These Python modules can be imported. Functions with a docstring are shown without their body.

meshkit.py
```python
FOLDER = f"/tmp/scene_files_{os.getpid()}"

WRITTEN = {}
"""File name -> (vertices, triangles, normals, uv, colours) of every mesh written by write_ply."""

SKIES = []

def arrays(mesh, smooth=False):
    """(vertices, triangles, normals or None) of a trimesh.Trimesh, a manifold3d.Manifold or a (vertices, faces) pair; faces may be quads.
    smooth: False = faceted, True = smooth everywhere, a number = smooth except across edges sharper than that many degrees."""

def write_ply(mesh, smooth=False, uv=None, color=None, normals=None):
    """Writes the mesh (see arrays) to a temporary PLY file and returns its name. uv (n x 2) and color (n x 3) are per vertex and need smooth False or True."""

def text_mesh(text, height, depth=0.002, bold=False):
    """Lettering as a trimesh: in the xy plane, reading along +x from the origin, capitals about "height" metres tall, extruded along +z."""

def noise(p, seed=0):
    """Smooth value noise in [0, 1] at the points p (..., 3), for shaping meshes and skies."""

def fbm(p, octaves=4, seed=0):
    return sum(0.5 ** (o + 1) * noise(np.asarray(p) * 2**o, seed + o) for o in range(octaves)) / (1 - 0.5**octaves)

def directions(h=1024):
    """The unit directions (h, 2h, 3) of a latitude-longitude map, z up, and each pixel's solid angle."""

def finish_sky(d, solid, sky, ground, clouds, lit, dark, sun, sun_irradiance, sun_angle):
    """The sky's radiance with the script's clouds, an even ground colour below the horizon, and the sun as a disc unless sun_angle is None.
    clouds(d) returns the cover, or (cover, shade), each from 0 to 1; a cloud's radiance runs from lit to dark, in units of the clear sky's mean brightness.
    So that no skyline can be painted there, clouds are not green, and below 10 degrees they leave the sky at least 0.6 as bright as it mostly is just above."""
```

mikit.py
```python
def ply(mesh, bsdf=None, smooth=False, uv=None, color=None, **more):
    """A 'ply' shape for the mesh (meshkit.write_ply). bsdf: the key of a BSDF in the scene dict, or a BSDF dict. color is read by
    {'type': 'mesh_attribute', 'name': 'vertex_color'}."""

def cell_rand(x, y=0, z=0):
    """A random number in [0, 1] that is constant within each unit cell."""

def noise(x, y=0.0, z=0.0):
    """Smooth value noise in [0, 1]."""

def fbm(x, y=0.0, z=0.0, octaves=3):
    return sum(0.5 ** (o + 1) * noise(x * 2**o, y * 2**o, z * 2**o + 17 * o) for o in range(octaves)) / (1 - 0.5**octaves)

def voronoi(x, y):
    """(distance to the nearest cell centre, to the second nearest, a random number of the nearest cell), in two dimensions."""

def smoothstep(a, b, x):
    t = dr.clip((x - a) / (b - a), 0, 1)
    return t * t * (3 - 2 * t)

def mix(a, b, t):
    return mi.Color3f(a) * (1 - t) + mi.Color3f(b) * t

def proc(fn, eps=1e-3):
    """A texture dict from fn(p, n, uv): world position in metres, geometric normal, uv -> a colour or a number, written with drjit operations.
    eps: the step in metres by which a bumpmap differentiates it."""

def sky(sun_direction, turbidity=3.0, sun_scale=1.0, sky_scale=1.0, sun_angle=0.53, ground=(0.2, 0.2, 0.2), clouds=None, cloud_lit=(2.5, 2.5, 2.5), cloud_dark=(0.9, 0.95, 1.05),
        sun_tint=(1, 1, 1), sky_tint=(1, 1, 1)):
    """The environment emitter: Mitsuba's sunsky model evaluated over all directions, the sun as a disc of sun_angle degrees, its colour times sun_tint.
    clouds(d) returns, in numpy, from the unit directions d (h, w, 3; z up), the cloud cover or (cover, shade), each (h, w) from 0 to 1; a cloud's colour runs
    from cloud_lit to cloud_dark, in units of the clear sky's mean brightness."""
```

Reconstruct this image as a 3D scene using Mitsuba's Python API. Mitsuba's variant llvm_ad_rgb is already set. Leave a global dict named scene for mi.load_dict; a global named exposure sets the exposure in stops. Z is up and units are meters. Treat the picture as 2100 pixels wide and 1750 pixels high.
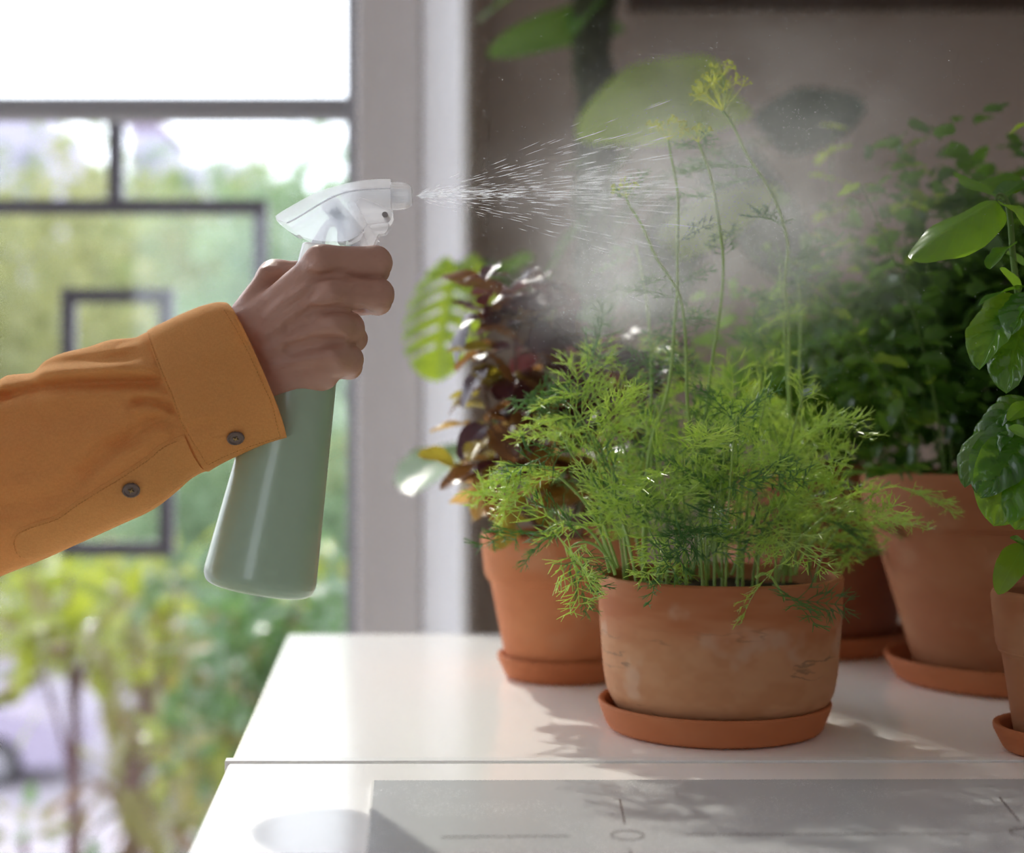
import math, random
import numpy as np, trimesh, manifold3d, shapely
from shapely.geometry import Polygon, LineString, Point, box as sbox
import mitsuba as mi, drjit as dr
import mikit, meshkit
from mikit import proc, noise, fbm, smoothstep, mix

T = mi.ScalarTransform4f
scene, labels = {}, {}
FPX, CAMZ, FOCUS = 2917.0, 1.096, 0.812

# ---- camera, sky and sun, exposure ------------------------------------------------------------
scene['camera'] = {'type': 'thinlens', 'fov': math.degrees(2 * math.atan(1050 / FPX)), 'fov_axis': 'x', 'aperture_radius': 0.0063, 'focus_distance': FOCUS,
                   'near_clip': 0.05, 'far_clip': 500.0, 'to_world': T().look_at(origin=[0, 0, CAMZ], target=[0, 1, CAMZ], up=[0, 0, 1])}
SUN_AZ, SUN_EL = math.radians(22.0), math.radians(40.0)      # the sun stands behind the window, a little to its left
SUN = np.array([-math.sin(SUN_AZ) * math.cos(SUN_EL), math.cos(SUN_AZ) * math.cos(SUN_EL), math.sin(SUN_EL)])


def thin_cloud(d):
    n = meshkit.fbm(d * np.array([3.0, 3.0, 7.0]), 3, seed=4)
    return 0.55 + 0.35 * n, 0.25 * n


scene['sky'] = mikit.sky(SUN.tolist(), turbidity=3.0, sun_scale=0.135, sky_scale=1.0, sun_angle=1.4, ground=(0.25, 0.25, 0.22), clouds=thin_cloud, cloud_lit=(2.45, 2.5, 2.6), cloud_dark=(1.7, 1.75, 1.85), sun_tint=(0.84, 1.0, 1.24))
exposure = 3.85


# ---- helpers ------------------------------------------------------------------------------------
def at(u, v, Y):
    """The point of the place seen at the photograph's pixel (u, v), Y metres in front of the camera."""
    return np.array([(u - 1050) / FPX * Y, Y, CAMZ + (875 - v) / FPX * Y])


def numbered(name):
    if name not in scene and name not in labels and not any(k.startswith(name + '__') for k in scene):
        return name
    i = 1
    while True:
        k = f'{name}_{i:03d}'
        if k not in scene and k not in labels and not any(x.startswith(k + '__') for x in scene):
            return k
        i += 1


COUNT = {}


def part_key(parent, name):
    k = f'{parent}__{name}'
    n = COUNT.get(k, 0)
    COUNT[k] = n + 1
    return k if n == 0 else f'{k}_{n:03d}'


def obj(parent, name, mesh, bsdf, smooth=False, label=None, kind=None, **kw):
    key = part_key(parent, name) if parent else name
    shape = mesh if isinstance(mesh, dict) else mikit.ply(mesh, bsdf, smooth=smooth, **kw)
    if isinstance(mesh, dict) and kw.get('to_world') is not None:
        shape = {**mesh, 'to_world': mi.ScalarTransform4f(np.asarray(kw['to_world'], float))}
    scene[key] = shape
    if label or kind:
        labels[key] = {**({'label': label} if label else {}), **({'kind': kind} if kind else {})}
    return key


def tag(key, label, cat=None, group=None, kind=None):
    labels[key] = {'label': label}
    if cat: labels[key]['category'] = cat
    if group: labels[key]['group'] = group
    if kind: labels[key]['kind'] = kind
    return key


def struct(key, mesh, bsdf, label, smooth=False):
    scene[key] = mikit.ply(mesh, bsdf, smooth=smooth)
    labels[key] = {'label': label, 'kind': 'structure'}
    return key


def cat(*ms):
    return trimesh.util.concatenate([m for m in ms if m is not None])


def box(x0, x1, y0, y1, z0, z1, bevel=0.0):
    if bevel <= 0:
        m = trimesh.creation.box(extents=(x1 - x0, y1 - y0, z1 - z0))
        m.apply_translation(((x0 + x1) / 2, (y0 + y1) / 2, (z0 + z1) / 2))
        return m
    b = bevel
    pts = [(x, y, z) for (ax, bx) in (((x0, x1), b),) for x in () for y in () for z in ()]
    for sx, X in ((1, x0), (-1, x1)):
        for sy, Yv in ((1, y0), (-1, y1)):
            for sz, Z in ((1, z0), (-1, z1)):
                pts += [(X, Yv + sy * b, Z + sz * b), (X + sx * b, Yv, Z + sz * b), (X + sx * b, Yv + sy * b, Z)]
    return trimesh.convex.convex_hull(np.array(pts))


def lathe(profile, n=64, centre=(0, 0, 0), closed=False):
    """Revolve (r, z) points about the z axis; the profile runs so that the outside lies on its right when z rises."""
    p = np.asarray(profile, float)
    a = np.arange(n) * 2 * np.pi / n
    v = np.stack([p[:, 0, None] * np.cos(a), p[:, 0, None] * np.sin(a), np.repeat(p[:, 1, None], n, 1)], -1).reshape(-1, 3) + np.asarray(centre)
    m = len(p)
    i, j = np.meshgrid(np.arange(m if closed else m - 1), np.arange(n), indexing='ij')
    i2, j2 = (i + 1) % m, (j + 1) % n
    q = np.stack([i * n + j, i * n + j2, i2 * n + j2, i2 * n + j], -1).reshape(-1, 4)
    f = np.vstack([q[:, [0, 1, 2]], q[:, [0, 2, 3]]])
    t = trimesh.Trimesh(v, f, process=False)
    t.update_faces(t.nondegenerate_faces())
    return t


def smooth_path(pts, n):
    """Catmull-Rom through the points."""
    p = np.asarray(pts, float)
    if len(p) == 2:
        return p[0] + (p[1] - p[0]) * np.linspace(0, 1, n)[:, None]
    from scipy.interpolate import PchipInterpolator, CubicSpline
    t = np.concatenate([[0], np.cumsum(np.linalg.norm(np.diff(p, axis=0), axis=1) ** 0.5 + 1e-9)])
    return CubicSpline(t, p, axis=0)(np.linspace(0, t[-1], n))


def frames(p):
    t = np.gradient(p, axis=0)
    t /= np.linalg.norm(t, axis=1, keepdims=True) + 1e-12
    a = np.cross(t[0], [0, 0, 1.0] if abs(t[0][2]) < 0.9 else [1.0, 0, 0])
    a /= np.linalg.norm(a)
    A = []
    for k in range(len(p)):
        a = a - t[k] * (a @ t[k])
        a /= np.linalg.norm(a) + 1e-12
        A.append(a)
    A = np.array(A)
    return t, A, np.cross(t, A)


def tube(p, r, sides=8, caps=True):
    p = np.asarray(p, float)
    r = np.broadcast_to(np.asarray(r, float), (len(p),))
    t, A, B = frames(p)
    ang = np.arange(sides) * 2 * np.pi / sides
    v = p[:, None] + r[:, None, None] * (np.cos(ang)[None, :, None] * A[:, None] + np.sin(ang)[None, :, None] * B[:, None])
    n = len(p)
    i, j = np.meshgrid(np.arange(n - 1), np.arange(sides), indexing='ij')
    j2 = (j + 1) % sides
    q = np.stack([i * sides + j, i * sides + j2, (i + 1) * sides + j2, (i + 1) * sides + j], -1).reshape(-1, 4)
    f = np.vstack([q[:, [0, 1, 2]], q[:, [0, 2, 3]]])
    v = v.reshape(-1, 3)
    if caps:
        v = np.vstack([v, p[0], p[-1]])
        k = np.arange(sides)
        f = np.vstack([f, np.stack([np.full(sides, n * sides), (k + 1) % sides, k], 1), np.stack([np.full(sides, n * sides + 1), (n - 1) * sides + k, (n - 1) * sides + (k + 1) % sides], 1)])
    return trimesh.Trimesh(v, f, process=False)


def extrude(poly, depth, M=None):
    """Extrude a shapely polygon along z and move it by the 4x4 matrix M."""
    m = cat(*[trimesh.creation.extrude_polygon(g, depth, engine='earcut') for g in getattr(poly, 'geoms', [poly])])
    if M is not None:
        m.apply_transform(M)
    return m


def frame_matrix(p, d, n, s=1.0):
    """The matrix that puts a leaf (base at the origin, length along +x, upper face +z) at p along d with the upper face towards n."""
    x = np.asarray(d, float); x = x / (np.linalg.norm(x) + 1e-12)
    z = np.asarray(n, float); z = z - x * (z @ x)
    if np.linalg.norm(z) < 1e-6:
        z = np.cross(x, [1.0, 0.3, 0.2])
    z = z / np.linalg.norm(z)
    M = np.eye(4)
    M[:3, 0], M[:3, 1], M[:3, 2], M[:3, 3] = x * s, np.cross(z, x) * s, z * s, p
    return M


def rot(axis, deg):
    return trimesh.transformations.rotation_matrix(math.radians(deg), axis)


# ---- materials ----------------------------------------------------------------------------------
def rgb(*c):
    return {'type': 'rgb', 'value': list(c)}


def srgb(r, g, b):
    return [((c / 255) / 12.92 if c < 10 else ((c / 255 + 0.055) / 1.055) ** 2.4) for c in (r, g, b)]


def plain(key, c, rough=0.5, spec=0.5, two=True, **kw):
    b = {'type': 'principled', 'base_color': c if isinstance(c, dict) else rgb(*c), 'roughness': rough, 'specular': spec, **kw}
    scene[key] = {'type': 'twosided', 'bsdf': b} if two else b
    return key


def bumped(key, c, height, scale=1.0, rough=0.5, spec=0.5, eps=1e-3, **kw):
    b = {'type': 'principled', 'base_color': c if isinstance(c, dict) else rgb(*c), 'roughness': rough, 'specular': spec, **kw}
    scene[key] = {'type': 'twosided', 'bsdf': {'type': 'bumpmap', 'arbitrary': proc(height, eps), 'scale': scale, 'bsdf': b}}
    return key


def leafy(key, top, through, rough=0.35, spec=0.5, t=0.5):
    """A leaf: a glossy face and light that comes through the blade."""
    c = lambda x: x if isinstance(x, dict) else rgb(*x)
    scene[key] = {'type': 'blendbsdf', 'weight': t,
                  'a': {'type': 'twosided', 'bsdf': {'type': 'principled', 'base_color': c(top), 'roughness': rough, 'specular': spec}},
                  'b': {'type': 'principledthin', 'base_color': c(through), 'roughness': 0.5, 'diff_trans': 2.0, 'spec_trans': 0.0}}
    return key


# ---- the room -----------------------------------------------------------------------------------
plain('wall_paint', proc(lambda p, n, uv: mix((0.43, 0.36, 0.315), (0.48, 0.405, 0.355), fbm(p.x * 3, p.y * 3, p.z * 3))), 0.75, 0.3)
plain('white_paint', (0.82, 0.82, 0.85), 0.5, 0.4)
plain('frame_paint', (0.66, 0.63, 0.64), 0.45, 0.4)
plain('floor_oak', proc(lambda p, n, uv: mix((0.42, 0.35, 0.27), (0.52, 0.44, 0.34), fbm(p.x * 24, p.y * 1.5, 0.0))), 0.4, 0.5)
plain('grey_sash', (0.30, 0.30, 0.33), 0.4)
plain('dark_wood', (0.06, 0.04, 0.03), 0.5)
scene['pane_glass'] = {'type': 'thindielectric', 'int_ior': 1.5, 'ext_ior': 1.0}

YW, YB = 2.10, 2.20            # the window's plane; the wall behind the plants
XL, XR, YF, ZT = -2.5, 0.938, -3.4, 2.9
XE = at(970, 875, YW)[0]       # where the window frame ends
XS = at(712, 875, YW)[0]       # right end of the glazing
XM = at(866, 875, YW)[0]
struct('floor', box(XL - .1, XR + .1, YF - .1, YB + .1, -.12, 0), 'floor_oak', 'pale oak floor of the kitchen below the counter')
struct('ceiling', box(XL - .1, XR + .1, YF - .1, YB + .1, ZT, ZT + .1), 'white_paint', 'white ceiling of the kitchen above the frame')
struct('wall_back', cat(box(XE + .012, XR + .1, YB, YB + .12, 0, ZT), box(XE - .03, XE + .012, YW + .02, YB + .12, 0, ZT)), 'wall_paint', 'taupe wall behind the potted herbs')
struct('wall_right', box(XR, XR + .1, YF, YB, 0, ZT), 'wall_paint', 'taupe side wall at the end of the counter')
struct('wall_front', cat(box(XL, -2.1, YF - .1, YF, 0, ZT), box(-2.1, -.5, YF - .1, YF, 0, .9), box(-2.1, -.5, YF - .1, YF, 2.3, ZT), box(-.5, XR, YF - .1, YF, 0, ZT)), 'white_paint', 'white wall facing the window with a window of its own')
struct('wall_left', cat(box(XL - .1, XL, YF, .3, 0, ZT), box(XL - .1, XL, .3, 1.95, 0, .3), box(XL - .1, XL, .3, 1.95, 2.65, ZT), box(XL - .1, XL, 1.95, YW + .1, 0, ZT)), 'white_paint', 'white wall beside the glazed door with a wide window')
struct('wall_window', cat(box(XL, XE - .03, YW - .02, YW + .10, 2.62, ZT), box(XL, -2.45, YW - .02, YW + .10, 0, 2.62)), 'white_paint', 'white wall round the glazed door')

# the glazed door: sash, transom, post, pane
ZB = 1.096 + (875 - 217) / FPX * YW
g = 0.022
struct('window_1', cat(box(XS, XS + .017, YW - .01, YW + .05, 0, 2.62, .003), box(-2.45, XS, YW - .01, YW + .05, 0, .08, .003), box(-2.45, XS, YW - .01, YW + .05, 2.55, 2.62, .003), box(-1.55, -1.49, YW - .01, YW + .05, .08, 2.55, .003)), 'grey_sash', 'grey slim sash of the tall glazed door')
obj('window_1', 'transom', box(-2.45, XS, YW - .005, YW + .045, ZB - .0155, ZB + .0125, .003), 'grey_sash', label='grey horizontal bar across the glass')
obj('window_1', 'pane', trimesh.Trimesh([[-2.45, YW + .02, .08], [XS, YW + .02, .08], [XS, YW + .02, 2.55], [-2.45, YW + .02, 2.55]], [[0, 1, 2], [0, 2, 3]], process=False), 'pane_glass')
obj('window_1', 'post', box(XS + .017, XM, YW - .03, YW + .06, 0, 2.62, .004), 'frame_paint', label='broad pale grey post beside the glass')
# splayed casing between the post and the edge: a sloping board that looks at the window, with a thin raised edge strip
cs = [(XM, YW - .012), (XM + .004, YW - .03), (XE - .016, YW - .120), (XE - .014, YW - .127), (XE - .004, YW - .130), (XE - .002, YW - .127), (XE, YW + .02), (XM, YW + .02)]
obj('window_1', 'casing', extrude(Polygon(cs), 2.62), 'white_paint', label='white splayed casing at the edge of the window')
for k, (key, x0, x1, y0, y1, z0, z1, lab) in enumerate((('window_2', -2.1, -.5, YF - .06, YF - .02, .9, 2.3, 'white window in the wall facing the glazed door'), ('window_3', XL - .06, XL - .02, .3, 1.95, .3, 2.65, 'white window in the wall beside the glazed door'))):
    a0, a1 = ((x0, x1) if k == 0 else (y0, y1))
    mk = (lambda a, b, c, d: box(a, b, y0, y1, c, d)) if k == 0 else (lambda a, b, c, d: box(x0, x1, a, b, c, d))
    mid = (a0 + a1) / 2
    struct(key, cat(mk(a0, a1, z0, z0 + .06), mk(a0, a1, z1 - .06, z1), mk(a0, a0 + .06, z0, z1), mk(a1 - .06, a1, z0, z1), mk(mid - .03, mid + .03, z0, z1)), 'white_paint', lab)
    q = [[a0, z0], [a1, z0], [a1, z1], [a0, z1]]
    obj(key, 'pane', trimesh.Trimesh([[a, (y0 + y1) / 2, z] if k == 0 else [(x0 + x1) / 2, a, z] for a, z in q], [[0, 1, 2], [0, 2, 3]], process=False), 'pane_glass')

# the wall cabinet whose underside just enters the frame
CZ = at(1050, 22, YB)[2]
obj('wall_cabinet', 'carcass', box(at(1330, 0, YB - .3)[0], XR, YB - .3, YB, CZ + .012, CZ + .7, .004), 'dark_wood')
obj('wall_cabinet', 'bottom_board', box(at(1330, 0, YB - .3)[0] - .004, XR, YB - .305, YB, CZ, CZ + .012, .002), 'dark_wood')
tag('wall_cabinet', 'dark brown cabinet hung on the taupe wall, only its underside showing', 'cabinet')

# ---- the counter --------------------------------------------------------------------------------
ZC = 0.90
def cy(v):
    """Depth of the counter point that shows in row v."""
    return (CAMZ - ZC) * FPX / (v - 875)
def cx(u, v):
    return (u - 1050) / FPX * cy(v)
bumped('counter_white', (0.84, 0.83, 0.81), lambda p, n, uv: noise(p.x * 900, p.y * 900, 0.0) + 0.5 * noise(p.x * 2300, p.y * 2300, 3.0), 0.000012, 0.17, 1.0, eps=3e-4, clearcoat=1.0, clearcoat_gloss=0.94)
plain('counter_edge', (0.80, 0.80, 0.79), 0.25, 0.6)
plain('gap_dark', (0.05, 0.05, 0.05), 0.6)
plain('cabinet_white', (0.75, 0.74, 0.72), 0.4)
SL = -0.0055                        # the counter stands very slightly turned to the camera
def lines(v):
    return cy(v)
def slab(yf, yb, z0, z1, bev, xr=0.93, dx=0.0):
    """A top whose left end is cut along the counter's slanting end."""
    xl = lambda y: -0.1655 + dx - 0.0912 * (y - 0.836)
    pts = []
    for (x, y, sx, sy) in ((xl(yf), yf, 1, 1), (xl(yb), yb, 1, -1), (xr, yf + SL * -1.1, -1, 1), (xr, yb + .006, -1, -1)):
        for z, sz in ((z0, 1), (z1, -1)):
            pts += [(x + sx * bev, y + sy * bev, z), (x, y + sy * bev, z + sz * bev), (x + sx * bev, y, z + sz * bev)]
    return trimesh.convex.convex_hull(np.array(pts))
YJ = cy(1562)
obj('counter', 'back_worktop', slab(YJ + .0074, cy(1300), ZC - .03, ZC, .0018), 'counter_white')
obj('counter', 'joint_strip', slab(YJ - .0016, YJ + .0072, ZC - .03, ZC + .0005, .0003, dx=-.0028), 'counter_edge', label='thin raised white strip along the joint')
obj('counter', 'front_worktop', slab(.40, YJ - .0034, ZC - .03, ZC - .0004, .0012, dx=-.0005), 'counter_white')
obj('counter', 'cabinet_body', slab(.43, cy(1300) - .02, .10, ZC - .03, .002, dx=.02), 'cabinet_white')
obj('counter', 'plinth', slab(.50, cy(1300) - .05, 0, .10, .002, dx=.04), 'cabinet_white')
tag('counter', 'glossy white kitchen counter in two joined tops carrying the potted herbs', 'counter')

# ---- the glass hob with its printed lines -------------------------------------------------------
scene['hob_glass'] = {'type': 'principled', 'base_color': proc(lambda p, n, uv: mix((0.46, 0.475, 0.485), (0.75, 0.76, 0.77), smoothstep(0.80, 0.86, noise(p.x * 1900, p.y * 1900, 1.0)) * smoothstep(0.42, 0.62, fbm(p.x * 28, p.y * 28, 5.0)))),
                      'roughness': 0.28, 'specular': 0.3, 'clearcoat': 1.0, 'clearcoat_gloss': 0.985}
plain('hob_ink', (0.07, 0.06, 0.065), 0.3)
plain('hob_frame', (0.70, 0.69, 0.66), 0.3, 0.6)
hz = ZC + .0035
hx0, hy1 = cx(762, 1617), cy(1613)
hob_pts = [(hx0 - .0001, hy1), (.62, hy1 + .006), (.62, .42), (hx0 + .0912 * (hy1 - .42) - .006, .42)]
hp = Polygon(hob_pts)
obj('hob', 'glass_plate', extrude(hp.buffer(-.0012, join_style=2), .0038, trimesh.transformations.translation_matrix([0, 0, ZC - .0003])), 'hob_glass')
obj('hob', 'rim', extrude(hp.difference(hp.buffer(-.0012, join_style=2)), .0032, trimesh.transformations.translation_matrix([0, 0, ZC - .0003])), 'hob_frame', label='thin pale metal rim')
def ink(pts, w, name):
    pts = [(cx2(u, v), cy2(v)) for u, v in pts]
    poly = LineString(pts).buffer(w / 2, cap_style=2)
    obj('hob', name, extrude(poly, .00025, trimesh.transformations.translation_matrix([0, 0, hz - .00002])), 'hob_ink')
cy2 = lambda v: (CAMZ - hz) * FPX / (v - 875)
cx2 = lambda u, v: (u - 1050) / FPX * cy2(v)
ink([(905, 1718), (1170, 1715.5)], .0007, 'marking_line')
ink([(1404, 1713), (1990, 1711)], .0007, 'marking_line')
ink([(1271, 1640), (1281, 1690)], .0008, 'marking_line')
ink([(1292, 1741), (1300, 1790)], .0008, 'marking_line')
ink([(2050, 1636), (2091, 1686)], .0008, 'marking_line')
ink([(2130, 1711), (2400, 1709)], .0007, 'marking_line')
for (u, v) in ((1286.5, 1714), (2106, 1709)):
    c = Point(cx2(u, v), cy2(v))
    r = 35 / FPX * cy2(v)
    obj('hob', 'marking_ring', extrude(c.buffer(r, 24).difference(c.buffer(r - .0008, 24)), .00025, trimesh.transformations.translation_matrix([0, 0, hz - .00002])), 'hob_ink')
tag('hob', 'pale grey glass hob with thin printed lines and rings set in the counter', 'hob')


# ---- terracotta pots and saucers ----------------------------------------------------------------
def terracotta(key, c0, c1, blotch, seed, hi=1.0):
    def col(p, n, uv):
        a = fbm(p.x * 18 + seed, p.y * 18, p.z * 22, 4)
        b = fbm(p.x * 60 + seed, p.y * 60, p.z * 190, 3)
        w = smoothstep(0.50, 0.72, fbm(p.x * 26, p.y * 26 + seed, p.z * 30, 4))
        c = mix(c0, c1, smoothstep(0.3, 0.7, a) * 0.7 + 0.3 * b)
        return mix(c, blotch, w * 0.42 * hi)
    bumped(key, proc(col), lambda p, n, uv: fbm(p.x * 300 + seed, p.y * 300, p.z * 500, 3), 0.00025, 0.72, 0.25, eps=8e-4)
    return key


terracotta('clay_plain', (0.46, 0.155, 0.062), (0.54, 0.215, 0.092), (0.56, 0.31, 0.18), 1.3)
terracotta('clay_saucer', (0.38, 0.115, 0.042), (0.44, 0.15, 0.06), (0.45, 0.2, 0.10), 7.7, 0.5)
bumped('soil', proc(lambda p, n, uv: mix((0.012, 0.008, 0.006), (0.06, 0.04, 0.028), noise(p.x * 420, p.y * 420, p.z * 420))), lambda p, n, uv: noise(p.x * 260, p.y * 260, p.z * 260), 0.002, 0.9, 0.1, eps=1e-3)


def arc(r0, z0, r1, z1, bulge, n=6):
    t = np.linspace(0, 1, n)
    x, z = r0 + (r1 - r0) * t, z0 + (z1 - z0) * t
    d = np.hypot(r1 - r0, z1 - z0)
    nx, nz = (z1 - z0) / d, -(r1 - r0) / d
    b = bulge * 4 * t * (1 - t)
    return list(zip(x + nx * b, z + nz * b))


def rounded(points, r=0.0015, n=3):
    """The open polyline with its inner corners rounded."""
    p = [np.array(q, float) for q in points]
    out = [p[0]]
    for a, b, c in zip(p, p[1:], p[2:]):
        d1, d2 = np.linalg.norm(a - b), np.linalg.norm(c - b)
        k = min(r, d1 * .45, d2 * .45)
        s, e = b + (a - b) / d1 * k, b + (c - b) / d2 * k
        for t in np.linspace(0, 1, n + 1):
            out.append((1 - t) ** 2 * s + 2 * t * (1 - t) * b + t * t * e)
    return np.array(out + [p[-1]])


def soil_mesh(r, z, centre, seed, mound=0.004):
    rr = np.linspace(0, r, 12)
    m = lathe([(max(a, 1e-5), z + mound * (1 - (a / r) ** 2)) for a in rr][::-1], 40, centre)
    d = meshkit.fbm(m.vertices * 90, 3, seed) - .5
    m.vertices[:, 2] += d * .008
    return m


def saucer(key, c, R, H, label, bsdf='clay_saucer', foot=0.80):
    w = .0042
    prof = rounded([(1e-5, 0), (R * foot, 0), (R * (foot + .06), .0015), (R * .985, H * .72), (R, H * .93), (R - .0008, H), (R - w, H - .0006), (R - w - .001, H * .75), (R * (foot + .03), .0052), (1e-5, .0048)], .0016)
    scene[key] = mikit.ply(lathe(prof, 96, (c[0], c[1], ZC + .0002)), bsdf, smooth=35)
    tag(key, label, 'saucer')


def rim_pot(thing, c, z0, Rt, Rb, H, rim, bsdf, lip=.0045, wall=.006):
    """The common flower pot: a tapering wall under a thick straight rim."""
    Rn = Rt - lip - .002
    prof = rounded([(1e-5, z0), (Rb - .002, z0), (Rb, z0 + .002), (Rn - .001, z0 + H - rim - .002), (Rn + .0015, z0 + H - rim), (Rt - .0015 - .003, z0 + H - rim + .001), (Rt - .003, z0 + H - rim + .004), (Rt, z0 + H - .004), (Rt - .001, z0 + H - .001), (Rt - .003, z0 + H), (Rt - wall + .0015, z0 + H), (Rt - wall, z0 + H - .002), (Rn - wall, z0 + H - rim - .01), (Rn - wall - .008, z0 + H * .45)], .002)
    obj(thing, 'pot', lathe(prof, 96, (c[0], c[1], 0)), bsdf, smooth=35)


def cxy(u, Y):
    return ((u - 1050) / FPX * Y, Y)


# the wide bowl of dill
PB = cxy(1475, .930)
ZS = ZC + .0055
Rk = 1 / FPX * .93
terracotta('clay_bowl', (0.44, 0.185, 0.09), (0.52, 0.25, 0.135), (0.58, 0.36, 0.23), 3.1, 1.0)
def bowl_col(p, n, uv):
    a = fbm(p.x * 20, p.y * 20, p.z * 34 + 2.0, 4)
    low = smoothstep(ZC + .085, ZC + .055, p.z + (a - .5) * .045)
    c = mix((0.36, 0.12, 0.045), (0.40, 0.16, 0.07), smoothstep(.3, .7, fbm(p.x * 30, p.y * 30, p.z * 110, 3)))
    lite = mix((0.41, 0.20, 0.095), (0.46, 0.25, 0.13), smoothstep(.3, .7, fbm(p.x * 70, p.y * 70, p.z * 90, 3)))
    c = mix(c, lite, low * .75)
    scratch = smoothstep(.045, .0, dr.abs(fbm(p.x * 30 + p.z * 26, p.y * 30, p.z * 95, 4) - .5)) * smoothstep(.49, .57, fbm(p.x * 22 + 9, p.y * 22, p.z * 40, 3)) * low
    white = smoothstep(.60, .72, fbm(p.x * 34, p.y * 34 + 5, p.z * 30, 4)) * smoothstep(ZC + .105, ZC + .08, p.z)
    c = mix(c, (0.50, 0.37, 0.28), white * .35)
    return mix(c, (0.14, 0.085, 0.05), scratch * .6)
bumped('clay_bowl', proc(bowl_col), lambda p, n, uv: fbm(p.x * 240, p.y * 240, p.z * 420, 3), 0.00030, 0.7, 0.25, eps=8e-4)
HB = .1000 - .0055
bp = [(1e-5, 0), (.0585, 0), (.0635, .0030), (.0690, .0110), (.0735, .0200), (.0758, .0330), (.0772, .0520), (.0786, .0730), (.0795, HB - .004), (.0797, HB - .0012), (.0788, HB), (.0755, HB), (.0742, HB - .002), (.073, HB - .014), (.070, HB * .4)]
bowl = lathe(rounded([(r, z + ZS) for r, z in bp], .003, 4), 128, (PB[0], PB[1], 0))
obj('potted_dill', 'pot', bowl, 'clay_bowl', smooth=35)
obj('potted_dill', 'soil', soil_mesh(.0745, ZS + HB - .012, (PB[0], PB[1], 0), 3), 'soil')
tag('potted_dill', 'tall feathery dill in a wide worn terracotta bowl, standing beside the joint of the counter', 'potted plant')
SB = cxy(1464, .928)
saucer('saucer', SB, .0755, .0190, 'terracotta saucer under the wide bowl of dill', foot=.86)

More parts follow.
